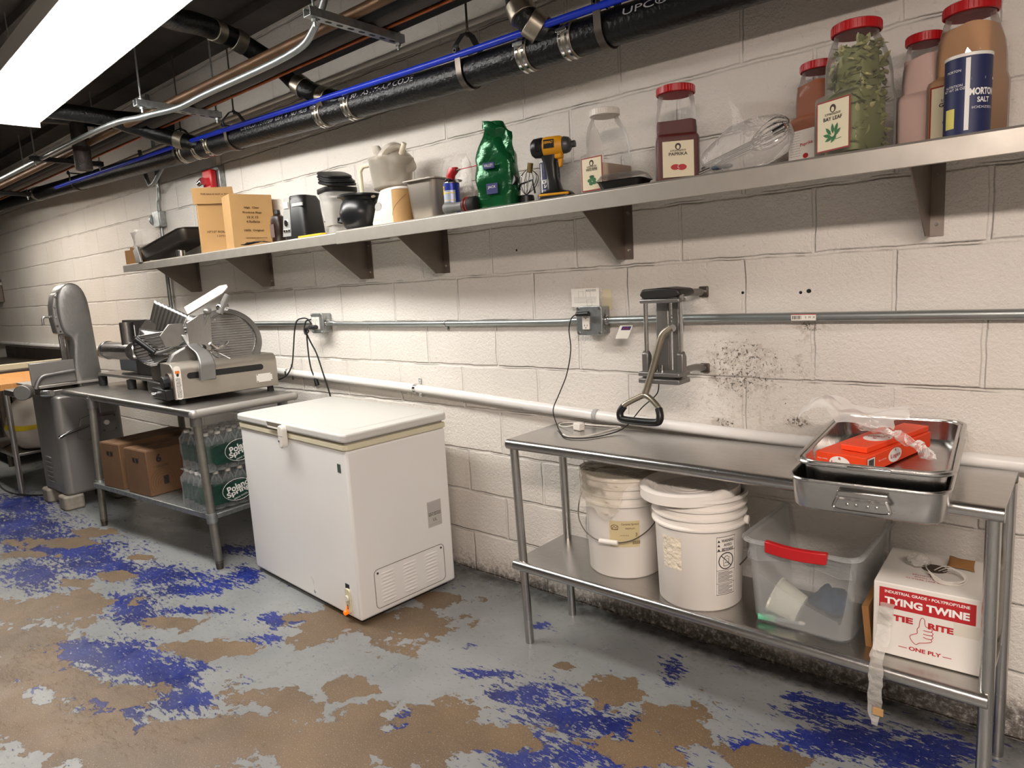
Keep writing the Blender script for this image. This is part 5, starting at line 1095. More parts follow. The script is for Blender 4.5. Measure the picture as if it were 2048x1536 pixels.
# ------------------------------------------------------------------ things on the wall shelves (all stand on z = ZS1)
ZT = ZS1+.0005
def sect(w, d, r, z, cx=0, cy=0, n=5): return [V((a, b_, z)) for a, b_ in rrect(w/2, d/2, r, n, cx, cy)]
def lerp_s(a, b_, t): return [p.lerp(q, t) for p, q in zip(a, b_)]
def jug(label, x, y, rz, w, d, hgt, lidm, fill, fillm, title=None, kind=None, group='big clear spice jugs on the wall shelf', labelled=True, red_frame=True):
    """square spice jug: full-width foot that carries the label, pinched grips above, round neck"""
    h = thing('spice_jug', label, 'spice jar', (x, y, ZT), rz, group)
    H = hgt; nk = min(w, d)*.40
    def circ(r, z): return [V((r*cos(a), r*sin(a), z)) for a in [2*pi*k/24 for k in range(24)]]
    def S(ws, ds, r, z, cy=0): return sect(ws, ds, r, z, 0, cy)
    def order(ring):  # start every loop at the same angle
        return ring
    def circ_like(r, z):
        out_ = []
        for a0 in (0, 90, 180, 270):
            for k in range(6): a = rad(a0+90*k/5*.999); out_.append(V((r*cos(a), r*sin(a), z)))
        return out_
    body = [S(w*.90, d*.90, .018, 0), S(w, d, .018, .006), S(w, d, .018, H*.44), S(w*.98, d*.97, .018, H*.465), S(w*.93, d*.80, .02, H*.50, d*.08), S(w*.92, d*.80, .022, H*.62, d*.07), S(w*.91, d*.80, .03, H*.72, d*.05),
            S(w*.86, d*.74, .04, H*.81, d*.02), circ_like(nk*1.06, H*.885), circ_like(nk, H*.90), circ_like(nk, H*.94)]
    MB().rings(body, (True, False)).build('jar_body', CLEAR, h, smooth=50)
    # contents
    zf = H*fill
    inner = []
    zs = [.006, H*.1, H*.44, H*.47, H*.51, H*.66, H*.74, H*.82, H*.885]
    ref = [body[1], body[1], body[2], body[3], body[4], body[5], body[6], body[7], body[8]]
    for z, rg in zip(zs, ref):
        if z > zf: break
        inner.append([V((p.x*.955, p.y*.955, max(z, .004))) for p in rg])
    inner.append([V((p.x*.995, p.y*.995, zf+.004*sin(p.x*60))) for p in inner[-1]])
    if fillm: MB().rings(inner).build('contents', fillm, h, smooth=50)
    n = 40; lp = [(.001, H*.995), (nk*1.1, H), (nk*1.2, H*.99)]
    o = MB().lathe([(.001, H*1.0), (nk*1.02, H*1.0), (nk*1.10, H*.993), (nk*1.12, H*.925), (nk*1.06, H*.92), (nk*1.04, H*.985), (.001, H*.985)], n=n, cap=(False, False)).build('lid', lidm, h)
    b = MB()
    for k in range(36): a = 2*pi*k/36; b.cyl((nk*1.115*cos(a), nk*1.115*sin(a), H*.93), (nk*1.11*cos(a), nk*1.11*sin(a), H*.985), .0011, n=4, cap=False)
    b.build('lid_ridges', lidm, o)
    if labelled:
        fw, fh = w*.70, H*.36
        if red_frame: quad(h, 'label_border', (0, -d/2, H*.235), fw+.008, fh+.008, mat('label_red', '8E2A22', .55), off=.0006)
        lb = quad(h, 'label', (0, -d/2-.0004, H*.235), fw, fh, LABEL_C, off=.0009)
        yy = -d/2-.0016
        oval(lb, (0, yy, H*.36), .009, .010, FR, mat('emblem_dark', '3A2420', .6), 'emblem'); oval(lb, (0, yy-.0006, H*.353), .0045, .006, FR, LABEL_C, 'emblem_centre')
        lines(lb, (0, yy-.0004, H*.322), fw*.5, 2, .003, .0014, mat('emblem_dark', '3A2420', .6))
        txt(title, .0095, (0, yy, H*.286), BLACK_INK, lb, w=fw*.60, bold=.02)
        lf_ = mat('leaf_green', '2C6B3A', .6)
        if kind == 'leaf':
            for k, (dx, dz, a) in enumerate(((-.014, .012, 130), (.0, .018, 95), (.012, .018, 70), (-.018, 0, 165), (-.012, -.010, 200), (.004, -.010, 230), (.016, .006, 40))):
                p = V((dx*.9, 0, dz*.9+H*.16)); t_ = V((cos(rad(a)), 0, sin(rad(a)))); s_ = V((-t_.z, 0, t_.x)); L_ = .013
                pts = [p-t_*L_, p-t_*.004+s_*.0045, p+t_*.005+s_*.0038, p+t_*L_, p+t_*.005-s_*.0038, p-t_*.004-s_*.0045]
                MB().rings([[q+V((0, yy-.0004, 0)) for q in pts], [q+V((0, yy-.0008, 0)) for q in pts]]).build('leaf_drawing', lf_, lb, smooth=0)
            MB().tube([(-.004, yy-.0006, H*.16-.004), (.012, yy-.0006, H*.16-.012), (.026, yy-.0006, H*.16-.010)], .0007, n=4).build('stem_drawing', lf_, lb)
        elif kind == 'pepper':
            oval(lb, (-.009, yy, H*.155), .014, .0085, FR, RED_INK, 'pepper_drawing'); oval(lb, (.011, yy-.0006, H*.15), .014, .009, FR, RED_INK, 'pepper_drawing')
            MB().tube([(.0, yy-.0008, H*.17), (-.002, yy-.0008, H*.15), (.003, yy-.0008, H*.14)], .0010, n=4).build('highlight_drawing', WHITE_INK, lb)
        elif kind == 'basil':
            for dx, dz in ((-.010, .0), (.008, .002), (0, .010), (-.004, -.010), (.010, -.008)): oval(lb, (dx, yy-.0006*0, H*.16+dz), .009, .006, FR, lf_, 'leaf_drawing')
            oval(lb, (0, yy-.0008, H*.205), .010, .004, FR, mat('dark_green', '2E4A2A', .6), 'bowl_drawing')
    return h
# left shelf, from the left
h = thing('plastic_bag', 'clear crumpled plastic bag standing at the left end of the left shelf', 'plastic bag', (-1.60, -.14, ZT+.035), 0)
MB().sheet(36, 20, lambda u, v: crumple(V(((.13-.03*v)*cos(2*pi*u), .09*sin(2*pi*u), .20*v**.8)), .03, 9, 2)).build('bag_film', film('bag_film', 'E4DFD8', .22, .15, bump=.6, bs=22), h)
h = thing('cardboard_scrap', 'folded brown cardboard piece at the very end of the left shelf', 'cardboard', (-1.60, -.20, ZT), rad(12))
for k, a in enumerate((0, 10, -8)): MB().box(-.09, .09, -.05+k*.03, -.047+k*.03, .004, .10+.01*k, Matrix.Rotation(rad(a), 4, 'Y')).build('flap', KRAFT_E, h, bevel=.001)
h = thing('sheet_pan', 'dark deep baking pan tilted on the left shelf, beside the cartons', 'baking pan', (-1.10, -.155, ZT+.062), rad(2))
DK = mat('dark_pan', '4A4540', .4, .8, var=.2, vs=6)
o = pan(h, .62, .23, .075, 'pan_shell', DK); h.rotation_euler = (rad(2), rad(-9), rad(2))
h = thing('metal_can', 'small steel can lying under the tilted dark pan', 'can', (-.93, -.21, ZT), 0)
MB().cyl((0, 0, 0), (0, 0, .05), .03, n=24).build('can_body', STEEL, h, bevel=.003)
h = thing('wrap_box', 'grey foil-wrapped strip hanging over the left end of the left shelf', 'foil strip', (-1.42, -.255, ZT), rad(-10))
MB().rings([[V((-.10, -.035, .09)), V((.02, -.03, .11)), V((.075, -.03, .0)), V((-.0, -.045, .0))], [V((-.10, -.02, .09)), V((.02, -.015, .11)), V((.075, -.015, .0)), V((-.0, -.03, .0))]]).build('strip', STEEL_DULL, h, bevel=.002)
C1 = thing('produce_bag_carton', 'tall tan carton with an open top flap on the left shelf, under the fire alarm', 'carton', (-.535, -.135, ZT), rad(66), 'tan produce bag cartons')
MB().box(-.115, .115, -.085, .085, .001, .30).build('carton_body', KRAFT, C1, bevel=.002)
MB().box(-.118, .112, -.092, -.088, .29, .385, Matrix.Rotation(rad(-3), 4, 'Y')).build('raised_flap', KRAFT, C1, bevel=.001); MB().box(.0, .115, .08, .084, .29, .37).build('raised_flap', KRAFT_E, C1, bevel=.001)
MB().box(-.115, .115, -.0935, -.0925, .284, .288).build('flap_crease', BROWN_INK, C1, smooth=0)
txt('THIS BAG IS NOT A TOY', .010, (-.01, -.0925, .345), BROWN_INK, C1, w=.16, bold=.03); txt('10"15" ROLL', .013, (-.02, -.0857, .125), BROWN_INK, C1, w=.11, bold=.03); txt('13M1', .012, (-.0, -.0857, .10), BROWN_INK, C1, w=.045)
bc = quad(C1, 'barcode_label', (.075, -.085, .085), .025, .13, WHITE_INK, off=.0007)
b = MB(); z = .03
for k in range(22): hh_ = random.choice((.002, .0035)); b.box(.066, .084, -.0866, -.0858, z, z+hh_); z += hh_+.0025
b.build('barcode', BLACK_INK, bc, smooth=0)
C2 = thing('produce_bag_carton', 'tan carton printed High Clear Produce Bags on the left shelf', 'carton', (.055, -.165, ZT), rad(29.7), 'tan produce bag cartons')
C2.location = (-.168, -.142, ZT); C2.rotation_euler = (0, 0, rad(76))
MB().box(-.118, .118, -.083, .085, .001, .300).build('carton_body', KRAFT, C2, bevel=.002)
for s_, h_, z, w_ in (('High  Clear', .014, .225, .085), ('Produce Bags', .014, .198, .105), ('10 X 15', .014, .172, .062), ('4 Rolls/cs', .014, .148, .075), ('100%  Original', .014, .098, .11)): txt(s_, h_, (.0, -.085, z), BROWN_INK, C2, w=w_, bold=.035)
lines(C2, (.01, -.085, .055), .12, 1, .005, .004, BROWN_INK); txt('MADE IN CHINA', .006, (.03, -.085, .044), BROWN_INK, C2, w=.055)
h = thing('black_cloth', 'thin flattened black plastic sheet lying on the left shelf in front of the cartons', 'plastic sheet', (.10, -.262, ZT+.004), 0)
MB().sheet(20, 5, lambda u, v: crumple(V((-.12+.24*u, -.026+.05*v, .005+.010*sin(pi*u))), .006, 25, 4)).build('sheet', BLACK_M, h, solid=.003)
h = thing('brown_bottle', 'dark brown pump bottle standing right of the tan cartons', 'bottle', (.185, -.17, ZT), 0)
b = MB().lathe([(.001, 0), (.036, 0), (.040, .005), (.040, .125), (.036, .145), (.016, .158), (.013, .16)], n=32, cap=(False, False)).build('bottle_body', mat('brown_bottle', '2A1C17', .3), h)
MB().cyl((0, 0, .158), (0, 0, .182), .017, .015, n=20).build('cap', BLACK, h, bevel=.003)
quad(h, 'label', (.0, -.0402, .07), .04, .07, mat('label_dim', '5E4A42', .7))
h = thing('blender', 'black blender motor base with a grey control panel on the left shelf', 'blender base', (.435, -.17, ZT), rad(10)); h.scale = (.80, .82, 1.04)
MB().rings([sect(.20, .20, .04, .0), sect(.20, .20, .04, .03), sect(.165, .175, .045, .19, .01), sect(.14, .15, .05, .215, .01)]).build('base_body', BLACK, h, smooth=50)
pn = MB().rings([[V((-.096, -.102, .02)), V((-.02, -.102, .02)), V((-.02, -.089, .205)), V((-.072, -.089, .205))], [V((-.096, -.098, .02)), V((-.02, -.098, .02)), V((-.02, -.083, .205)), V((-.072, -.083, .205))]]).build('control_panel', mat('panel_grey', 'A9A9A6', .35, .4), h, smooth=0)
MB().box(-.07, -.03, -.098, -.092, .155, .185).build('display', mat('lcd', 'C8CCC6', .4), pn); MB().cyl((-.055, -.104, .085), (-.055, -.094, .085), .018, n=20).build('dial', CHROME, pn, bevel=.002)
for k in range(3): MB().box(-.082+.022*k, -.066+.022*k, -.107, -.098, .04, .055).build('button', CHROME, pn, bevel=.002)
MB().box(.0, .095, -.094, -.086, .16, .175).build('grey_stripe', mat('stripe', 'B8B8B4', .5), h)
h = thing('blender_jar', 'cloudy clear blender jar with a black rim and handle at its left', 'blender jar', (.745, -.175, ZT), rad(-15))
MB().rings([sect(.095, .095, .02, 0), sect(.095, .095, .02, .035), sect(.10, .10, .02, .045), sect(.155, .155, .035, .20), sect(.158, .158, .035, .215)], (True, False)).build('jar_body', CLOUDY, h, smooth=50)
MB().rings([sect(.11, .11, .02, .045), sect(.146, .146, .03, .17)]).build('frosted_lining', film('frost', 'E6E3DC', .30, .5), h, smooth=50)
MB().rings([sect(.162, .162, .036, .20), sect(.165, .165, .036, .203), sect(.165, .165, .036, .222), sect(.12, .12, .04, .228)]).build('jar_lid', BLACK, h, smooth=50)
MB().tube(smoothpath([(-.075, -.02, .20), (-.115, -.03, .20), (-.128, -.035, .185), (-.120, -.035, .12), (-.105, -.033, .075)], 6), .012, n=10, flat=.7).build('handle', CLOUDY, h)
h = thing('jar_lids', 'slanting stack of black blender lids piled on the blender jar', 'lids', (.765, -.185, ZT+.232), rad(-15), 'x'); del h['group']
for k in range(4):
    o = MB().rings([sect(.15-.004*k, .15-.004*k, .035, 0), sect(.158-.004*k, .158-.004*k, .035, .006), sect(.150-.004*k, .15-.004*k, .035, .013)]).build('lid', BLACK, h, smooth=50); o.location = (.008*(k % 2)-.012*k, 0, .006+.0145*k); o.rotation_euler = (rad(3), rad(13+1.5*k), 0)
h = thing('yellow_scraper', 'flat yellow plastic scraper lying on the left shelf in front of the blender', 'scraper', (.62, -.255, ZT), rad(3))
MB().prism([(-.10, -.012), (.09, -.02), (.11, .0), (.09, .02), (-.10, .012), (-.115, 0)], .0, .012, 'xy').build('scraper_body', mat('bright_yellow', 'E3AE12', .4), h, bevel=.003)
h = thing('black_crock', 'round black crock with a flared rim on the wall shelf, left of the food processor', 'pot', (.968, -.213, ZT), 0)
MB().lathe([(.001, 0), (.062, 0), (.082, .02), (.098, .06), (.10, .085), (.09, .12), (.080, .135), (.088, .148), (.104, .152), (.104, .160), (.085, .158), (.078, .14), (.086, .1), (.08, .03), (.001, .008)], n=48, cap=(False, False)).build('crock_body', mat('black_ceramic', '17181B', .3), h, smooth=60)
MB().tube([(-.092, -.04, .07), (-.11, -.05, .065), (-.112, -.05, .05), (-.095, -.042, .045)], .007, n=8).build('ear_handle', mat('black_ceramic', '17181B', .3), h)
h = thing('food_processor', 'cream food processor base with a chrome dial on the wall shelf', 'food processor', (1.165, -.165, ZT), rad(5))
CRB = mat('cream_body', 'E6DCC2', .35)
MB().rings([sect(.185, .19, .05, 0), sect(.185, .19, .05, .02), sect(.16, .17, .05, .09, .005), sect(.13, .15, .05, .15, .01), sect(.12, .14, .05, .165, .01)]).build('base_body', CRB, h, smooth=50)
MB().lathe([(.001, 0), (.020, 0), (.022, .004), (.018, .010), (.001, .010)], (-.028, -.088, .085), axis='y', n=28, cap=(False, False)).xf(Matrix.Rotation(0, 4, 'X')).build('dial', mat('dial_silver', 'B5B5B0', .4, .3), h); lines(h, (-.03, -.0955, .03), .04, 1, .004, .0015, GREY_INK)
h = thing('food_processor_bowl', 'smoky clear processor bowl with a square handle, standing on the cream base', 'bowl', (1.15, -.165, ZT+.166), rad(5))
MB().lathe([(.001, 0), (.082, 0), (.088, .01), (.100, .125), (.104, .128), (.104, .134), (.097, .134), (.085, .012), (.001, .006)], n=48, cap=(False, False)).build('bowl_body', SMOKY, h, smooth=60)
MB().tube([(-.096, -.03, .12), (-.135, -.045, .115), (-.15, -.05, .095), (-.15, -.05, -.01), (-.14, -.048, -.02), (-.09, -.03, -.015)], .010, n=8).build('handle', CRB, h)
h = thing('processor_lid', 'cloudy processor lid with a tall feed tube, stuck upside down in the bowl', 'lid', (1.14, -.17, ZT+.19), rad(5))
T_ = Matrix.Translation((.03, 0, .09)) @ Matrix.Rotation(rad(-62), 4, 'Y')
MB().lathe([(.03, .0), (.085, .0), (.088, .006), (.088, .018), (.084, .018), (.08, .006), (.03, .005)], n=40, cap=(False, False)).xf(T_).build('lid_disc', SMOKY, h)
b = MB(); A_ = V((-.012, 0, .04)); B_ = V((-.075, 0, .17)); d_ = (B_-A_).normalized(); s1_ = V((0, 1, 0)); s2_ = d_.cross(s1_)
b.rings([[p+s1_*a*.024+s2_*c_*.018 for a, c_ in [(cos(k*pi/10), sin(k*pi/10)) for k in range(20)]] for p in (A_, A_.lerp(B_, .5), B_)], (False, False)).build('feed_tube', SMOKY, h, solid=.003)
h = thing('processor_lid', 'second cloudy lid with a pale spout leaning in the processor bowl', 'lid', (1.19, -.15, ZT+.19), rad(-10))
T_ = Matrix.Translation((.0, 0, .10)) @ Matrix.Rotation(rad(48), 4, 'Y')
MB().lathe([(.001, .03), (.03, .028), (.06, .018), (.078, .0), (.082, 0), (.062, .022), (.03, .033), (.001, .035)], n=40, cap=(False, False)).xf(T_).build('dome', SMOKY, h); MB().cyl((.02, 0, .12), (.055, 0, .165), .014, .011, n=14).build('spout', CRB, h)
h = thing('cardboard_tube', 'short kraft cardboard canister with a white lid beside the cream base', 'canister', (1.292, -.235, ZT), 0)
MB().cyl((0, 0, 0), (0, 0, .145), .048, n=40).build('tube_body', KRAFT, h, bevel=.001); MB().cyl((0, 0, .142), (0, 0, .153), .050, n=40).build('lid', WHITE_P, h, bevel=.002)
MB().tube([(.0486*cos(a), .0486*sin(a), .03+.09*(a+2.6)/2.2) for a in [-2.6+.11*k for k in range(21)]], .0006, n=4).build('paper_seam', BROWN_INK, h)
h = thing('steam_table_pan', 'deep square steel insert pan on the wall shelf, left of the spray can', 'pan', (1.415, -.17, ZT), rad(4))
MB().rings([sect(.135, .14, .03, 0), sect(.145, .15, .03, .006), sect(.168, .172, .03, .16), sect(.196, .2, .03, .163), sect(.196, .2, .03, .168), sect(.165, .168, .03, .166), sect(.14, .145, .03, .01)]).build('pan_shell', mat('matte_steel', 'A39C92', .5, .85), h, smooth=50)
h = thing('plastic_bag', 'limp clear plastic bag standing behind the square steel pan', 'plastic bag', (1.45, -.055, ZT+.03), 0)
MB().sheet(24, 16, lambda u, v: crumple(V(((.11-.04*v)*cos(2*pi*u), .03*sin(2*pi*u), .24*v)), .02, 12, 7)).build('bag_film', CLEAR_C, h)
h = thing('spray_can', 'blue and yellow WD-40 spray can with a red straw top on the wall shelf', 'spray can', (1.592, -.235, ZT), 0)
MB().cyl((0, 0, .0), (0, 0, .128), .033, n=36).build('can_body', mat('can_blue', '24389A', .3, .3), h, bevel=.002)
MB().lathe([(.033, .128), (.034, .130), (.033, .134), (.022, .148), (.018, .150)], n=32).build('can_shoulder', CHROME, h)
def can_band(nm, z0, z1, a0, a1, m, r=.0335):
    b = MB(); b.rings([[V((r*cos(a), r*sin(a), z)) for z in (z0, z1)]+[V(((r-.0004)*cos(a), (r-.0004)*sin(a), z)) for z in (z1, z0)] for a in [rad(a0+(a1-a0)*k/10) for k in range(11)]]); return b.build(nm, m, h)
can_band('grey_panel', .002, .10, -125, -20, mat('can_grey', 'AEB8CC', .35, .3)); ys = can_band('yellow_shield', .085, .118, -145, -108, mat('shield_yellow', 'F0CE1C', .4), .0337)
can_band('yellow_stripe', .088, .091, -105, -20, mat('shield_yellow', 'F0CE1C', .4), .0338); can_band('yellow_stripe', .06, .062, -120, -20, mat('shield_yellow', 'F0CE1C', .4), .0338)
txt('WD', .008, (0, 0, .108), mat('can_blue', '24389A', .3, .3), h, wrap=(.0345, rad(-127))); txt('40', .008, (0, 0, .096), mat('can_blue', '24389A', .3, .3), h, wrap=(.0345, rad(-127)))
hd = MB().rings([sect(.034, .034, .016, .148), sect(.038, .036, .017, .158), sect(.05, .036, .017, .172, .012), sect(.045, .03, .014, .188, .016), sect(.02, .016, .007, .190, .01)]).build('nozzle_head', RED, h)
MB().cyl((.03, 0, .175), (.055, 0, .177), .006, .003, n=10).build('nozzle_tip', STEEL_DARK, hd); MB().cyl((.055, 0, .177), (.16, 0, .178), .0015, n=6).build('straw', RED, hd)
h = thing('flashlight', 'grey and red tool barrel lying on the wall shelf, left of the green bag', 'hand tool', (1.69, -.255, ZT+.031), rad(3))
MB().lathe([(.001, -.115), (.02, -.114), (.025, -.105), (.024, -.085), (.018, -.06), (.018, -.02)], axis='x', n=28, cap=(False, False)).build('handle_end', mat('tool_grey', '6E6E6C', .5), h, smooth=50)
MB().lathe([(.018, -.02), (.027, -.01), (.031, .02), (.031, .05), (.026, .055)], axis='x', n=28).build('barrel', BLACK_M, h, smooth=50)
for x in (.0, .015): MB().lathe([(.030, x), (.0325, x+.001), (.0325, x+.003), (.030, x+.004)], axis='x', n=28, cap=(False, False)).build('red_ring', RED, h)
GB = thing('green_bag', 'shiny green foil bag with a folded top on the wall shelf', 'food bag', (1.80, -.185, ZT), rad(12))
GM = mat('green_foil', '0F5A30', .22, .3, bump=.5, bs=25, var=.35, vs=14)
def gbf(u, v):
    a = 2*pi*u; hw = .082 if v < .6 else .082-.05*((v-.6)/.4)**1.2; hd_ = .05*(1 if v < .55 else max(.06, 1-1.6*(v-.55)))
    x = hw*abs(cos(a))**.55*(1 if cos(a) > 0 else -1); y = hd_*abs(sin(a))**.6*(1 if sin(a) > 0 else -1); z = .335*v
    if v < .04: x *= .93; y *= .93
    q = crumple(V((x-.012*max(0, v-.5), y, z)), .014 if v > .1 else .004, 14, 11); q.z = max(q.z, 0 if v > 0 else 0); return q
MB().sheet(56, 44, gbf).build('bag_body', GM, GB, smooth=60)
MB().sheet(18, 14, lambda u, v: crumple(V((-.025+.115*u, -.045+.02*u, .325-.10*u+(v-.5)*(.03+.085*u))), .012, 25, 4)).build('folded_top', GM, GB, solid=.003)
MB().box(-.02, .03, -.0610, -.055, .06, .10).build('blue_panel', mat('navy_ink', '2A2F66', .6), GB, bevel=.001); MB().box(-.03, .02, -.0610, -.055, .155, .178).build('blue_panel', mat('navy_ink', '2A2F66', .6), GB, bevel=.001)
txt('JACK', .012, (.005, -.0612, .085), WHITE_INK, GB, w=.035); txt('VALLEY', .010, (-.005, -.0612, .167), WHITE_INK, GB, w=.04)
h = thing('mixer_whisks', 'bundle of metal mixer whisks and a black fitting between the green bag and blue can', 'kitchen tools', (1.90, -.14, ZT), 0)
MB().cyl((.0, 0, 0), (.0, 0, .05), .035, .03, n=24).build('black_cup', BLACK, h, bevel=.003); MB().cyl((-.02, -.04, .105), (-.02, -.06, .108), .022, n=16).build('black_knob', BLACK, h, bevel=.003)
for k in range(7):
    a = k*.9; MB().tube(smoothpath([(0, 0, .05), (.03*cos(a)+.01, .03*sin(a), .08), (.035*cos(a)+.02, .035*sin(a), .12), (.02, 0, .15)], 5), .0014, n=5).build('wire_loop', CHROME, h)
MB().cyl((.03, -.01, .13), (.038, -.01, .165), .011, n=12).build('ferrule', mat('bronze', '8A7A4A', .35, .8), h); MB().tube([(-.03, -.02, .05), (.0, -.03, .09), (.05, -.02, .1), (.06, -.02, .05)], .004, n=8).build('black_wire', BLACK, h)
def canister(label, x, y, hgt, r, rz):
    h = thing('salt_canister', label, 'salt canister', (x, y, ZT), rz, 'blue salt canisters on the wall shelf')
    NB = mat('salt_navy', '1C2350', .5)
    MB().cyl((0, 0, 0), (0, 0, hgt), r, n=48).build('can_body', NB, h, bevel=.001); MB().lathe([(.001, hgt-.002), (r-.002, hgt), (r+.001, hgt-.001), (r+.001, hgt-.008), (r-.001, hgt-.008)], n=48, cap=(False, False)).build('top', WHITE_P, h)
    MB().rings([[V((-.012, -.01, hgt)), V((.01, -.01, hgt)), V((-.004, -.01, hgt+.02))], [V((-.012, -.004, hgt)), V((.01, -.004, hgt)), V((-.004, -.004, hgt+.02))]]).build('pour_spout', STEEL, h, smooth=0)
    b = MB()
    for a0, a1, z0, z1, m_, nm in ((-97, -86, .012, hgt-.012, WHITE_INK, 'white_strip'), (-150, -122, .02, .065, mat('pale_yellow', 'D8CC6A', .6), 'yellow_panel')):
        MB().rings([[V(((r+.0004)*cos(a), (r+.0004)*sin(a), z)) for z in (z0, z1)]+[V((r*cos(a), r*sin(a), z)) for z in (z1, z0)] for a in [rad(a0+(a1-a0)*k/6) for k in range(7)]]).build(nm, m_, h)
    txt('MORTON', .016, (0, 0, hgt*.52), WHITE_INK, h, wrap=(r+.0006, rad(-50)), w=.062, bold=.04); txt('SALT', .012, (0, 0, hgt*.42), WHITE_INK, h, wrap=(r+.0006, rad(-50)), w=.03, bold=.03); txt('IODIZED', .005, (0, 0, hgt*.33), WHITE_INK, h, wrap=(r+.0006, rad(-50)), w=.05)
    for z, s_ in ((hgt*.8, 'MORTON'), (hgt*.68, '─────'), (hgt*.62, 'NUTRITION'), (hgt*.58, 'NET WT 26 OZ')): txt(s_, .0055, (0, 0, z), WHITE_INK, h, wrap=(r+.0006, rad(-128)))
    return h
canister('blue salt canister half hidden behind the yellow and black impact driver', 2.005, -.12, .165, .038, rad(-20))
DR = thing('impact_driver', 'yellow and black cordless impact driver standing on its battery on the wall shelf', 'power tool', (2.09, -.20, ZT), rad(18))
MB().rings([sect(.075, .12, .015, .0), sect(.08, .125, .018, .004), sect(.08, .125, .018, .026), sect(.07, .11, .018, .034)]).xf(Matrix.Rotation(rad(90), 4, 'Z')).build('battery', BLACK, DR, smooth=45)
MB().box(-.055, .058, -.041, .041, .020, .029).build('battery_stripe', BATM, DR, bevel=.003)
MB().rings([[V((x, y, z)) for x, y in rrect(a, b_, .014, 5, cx_, 0)] for z, a, b_, cx_ in ((.032, .045, .03, .0), (.045, .028, .021, -.005), (.09, .021, .018, -.012), (.14, .024, .019, -.018), (.165, .032, .02, -.02))]).build('grip', BLACK, DR, smooth=50)
MB().lathe([(.001, -.085), (.026, -.084), (.034, -.075), (.036, -.045), (.034, -.035)], (0, 0, .195), axis='x', n=28, cap=(False, True)).build('motor_cap', BLACK, DR, smooth=40)
MB().lathe([(.034, -.038), (.036, -.03), (.035, .02), (.029, .035)], (0, 0, .195), axis='x', n=28).build('motor_housing', BATM, DR, smooth=50)
MB().lathe([(.029, .033), (.030, .04), (.026, .055), (.018, .062), (.012, .064), (.012, .078), (.007, .08)], (0, 0, .195), axis='x', n=24).build('nose', mat('nose_grey', '58585A', .4, .6), DR, smooth=40)
MB().box(-.03, .01, -.0365, -.034, .185, .215).build('side_label', BLACK, DR, bevel=.001); MB().box(.0, .03, -.018, .018, .15, .17).build('belly', BATM, DR, bevel=.006)
MB().prism([(.012, .15), (.03, .15), (.026, .125), (.016, .118)], -.009, .009, 'xz').build('trigger', BATM, DR, bevel=.003)
txt('DEWALT', .009, (-.01, -.0367, .205), BATM, DR, w=.034, bold=.03)
for k in range(5): MB().box(-.062+.005*k, -.0595+.005*k, -.0365, -.030, .18, .21).build('vent_slot', BLACK, DR)
h = thing('serrated_blade', 'long thin toothed steel blade lying along the shelf edge under the impact driver', 'blade', (2.03, -.285, ZT), rad(2))
b = MB(); pts = [(-.12, .0), (.12, .0), (.12, .016)]+[(.12-.24*(k+.5*(1))/24, .016 if k % 2 else .012) for k in range(24)]+[(-.12, .016)]
b.prism(pts, .001, .0025, 'xy').build('blade_strip', STEEL, h, smooth=0)
WPF = mat('white_pepper_powder', 'B3A08C', .9)
jug('spice jug labelled White Pepper with a white lid', 2.29, -.175, rad(-4), .115, .165, .285, WHITE_P, .34, WPF, 'WHITE PEPPER', 'basil')
h = thing('hinged_tray', 'black plastic food tray with a clear lid lying in front of the white pepper jug', 'food tray', (2.395, -.235, ZT), rad(8))
MB().rings([sect(.13, .09, .015, 0), sect(.155, .11, .02, .028), sect(.165, .12, .02, .030), sect(.15, .105, .02, .026), sect(.125, .085, .015, .004)]).build('tray', BLACK, h, smooth=40)
MB().rings([sect(.165, .12, .02, .031), sect(.14, .10, .02, .05), sect(.135, .095, .02, .052)], (False, True)).build('clear_lid', CLEAR, h, smooth=40)
for k in range(4): MB().sph((-.04+.027*k, -.01*(k % 2), .022), .013, (1, .8, .7)).build('black_piece', BLACK, h)
PAPR = mat('paprika_powder', '54120A', .7)
jug('spice jug of dark red paprika with a red lid, standing alone', 2.555, -.175, rad(30), .135, .14, .30, RED, .64, PAPR, 'PAPRIKA', 'pepper', red_frame=False)
h = thing('whisk_bag', 'knotted clear bag of wire whisks lying between the paprika and bay leaf jugs', 'bag of whisks', (2.79, -.19, ZT+.012), rad(0))
def wbf(u, v):
    a = 2*pi*u; r_ = sin(pi*min(.98, .04+v)); q = crumple(V((.125*r_*cos(a)-.01+.03*v, .075*r_*sin(a), .06-.075*cos(pi*v)*1.0)), .035, 10, 6); q.z = max(q.z, -.008); return q
MB().sheet(44, 26, wbf).build('bag_film', film('bag_film2', 'EFEBE6', .24, .12, bump=.9, bs=30), h)
MB().sheet(10, 10, lambda u, v: crumple(V((-.03+.05*u*(1-v)-.015*v, -.03, .11+.10*v)), .008, 18, 3)).build('bag_tail', film('bag_film2', 'EFEBE6', .24, .12, bump=.9, bs=30), h)
for k in range(3):
    z0 = .012+.014*k; w_ = MB().cyl((-.13, -.05+.02*k, z0-.008), (.02, -.02+.01*k, z0+.04), .005, n=10).build('whisk_handle', CHROME, h)
    for j in range(4):
        a = j*pi/4; c_, s_ = cos(a), sin(a); MB().tube(smoothpath([(.02, -.02, z0+.04), (.06, -.02+.022*c_, z0+.055+.022*s_), (.10, -.015+.024*c_, z0+.07+.024*s_), (.125, -.01, z0+.075), (.10, -.015-.024*c_, z0+.07-.024*s_), (.06, -.02-.022*c_, z0+.055-.022*s_), (.02, -.02, z0+.04)], 4), .0011, n=5).build('whisk_wire', CHROME, w_)
MB().cyl((.09, -.04, .085), (.125, -.04, .098), .010, n=12).build('steel_handle_end', CHROME, h, bevel=.002)
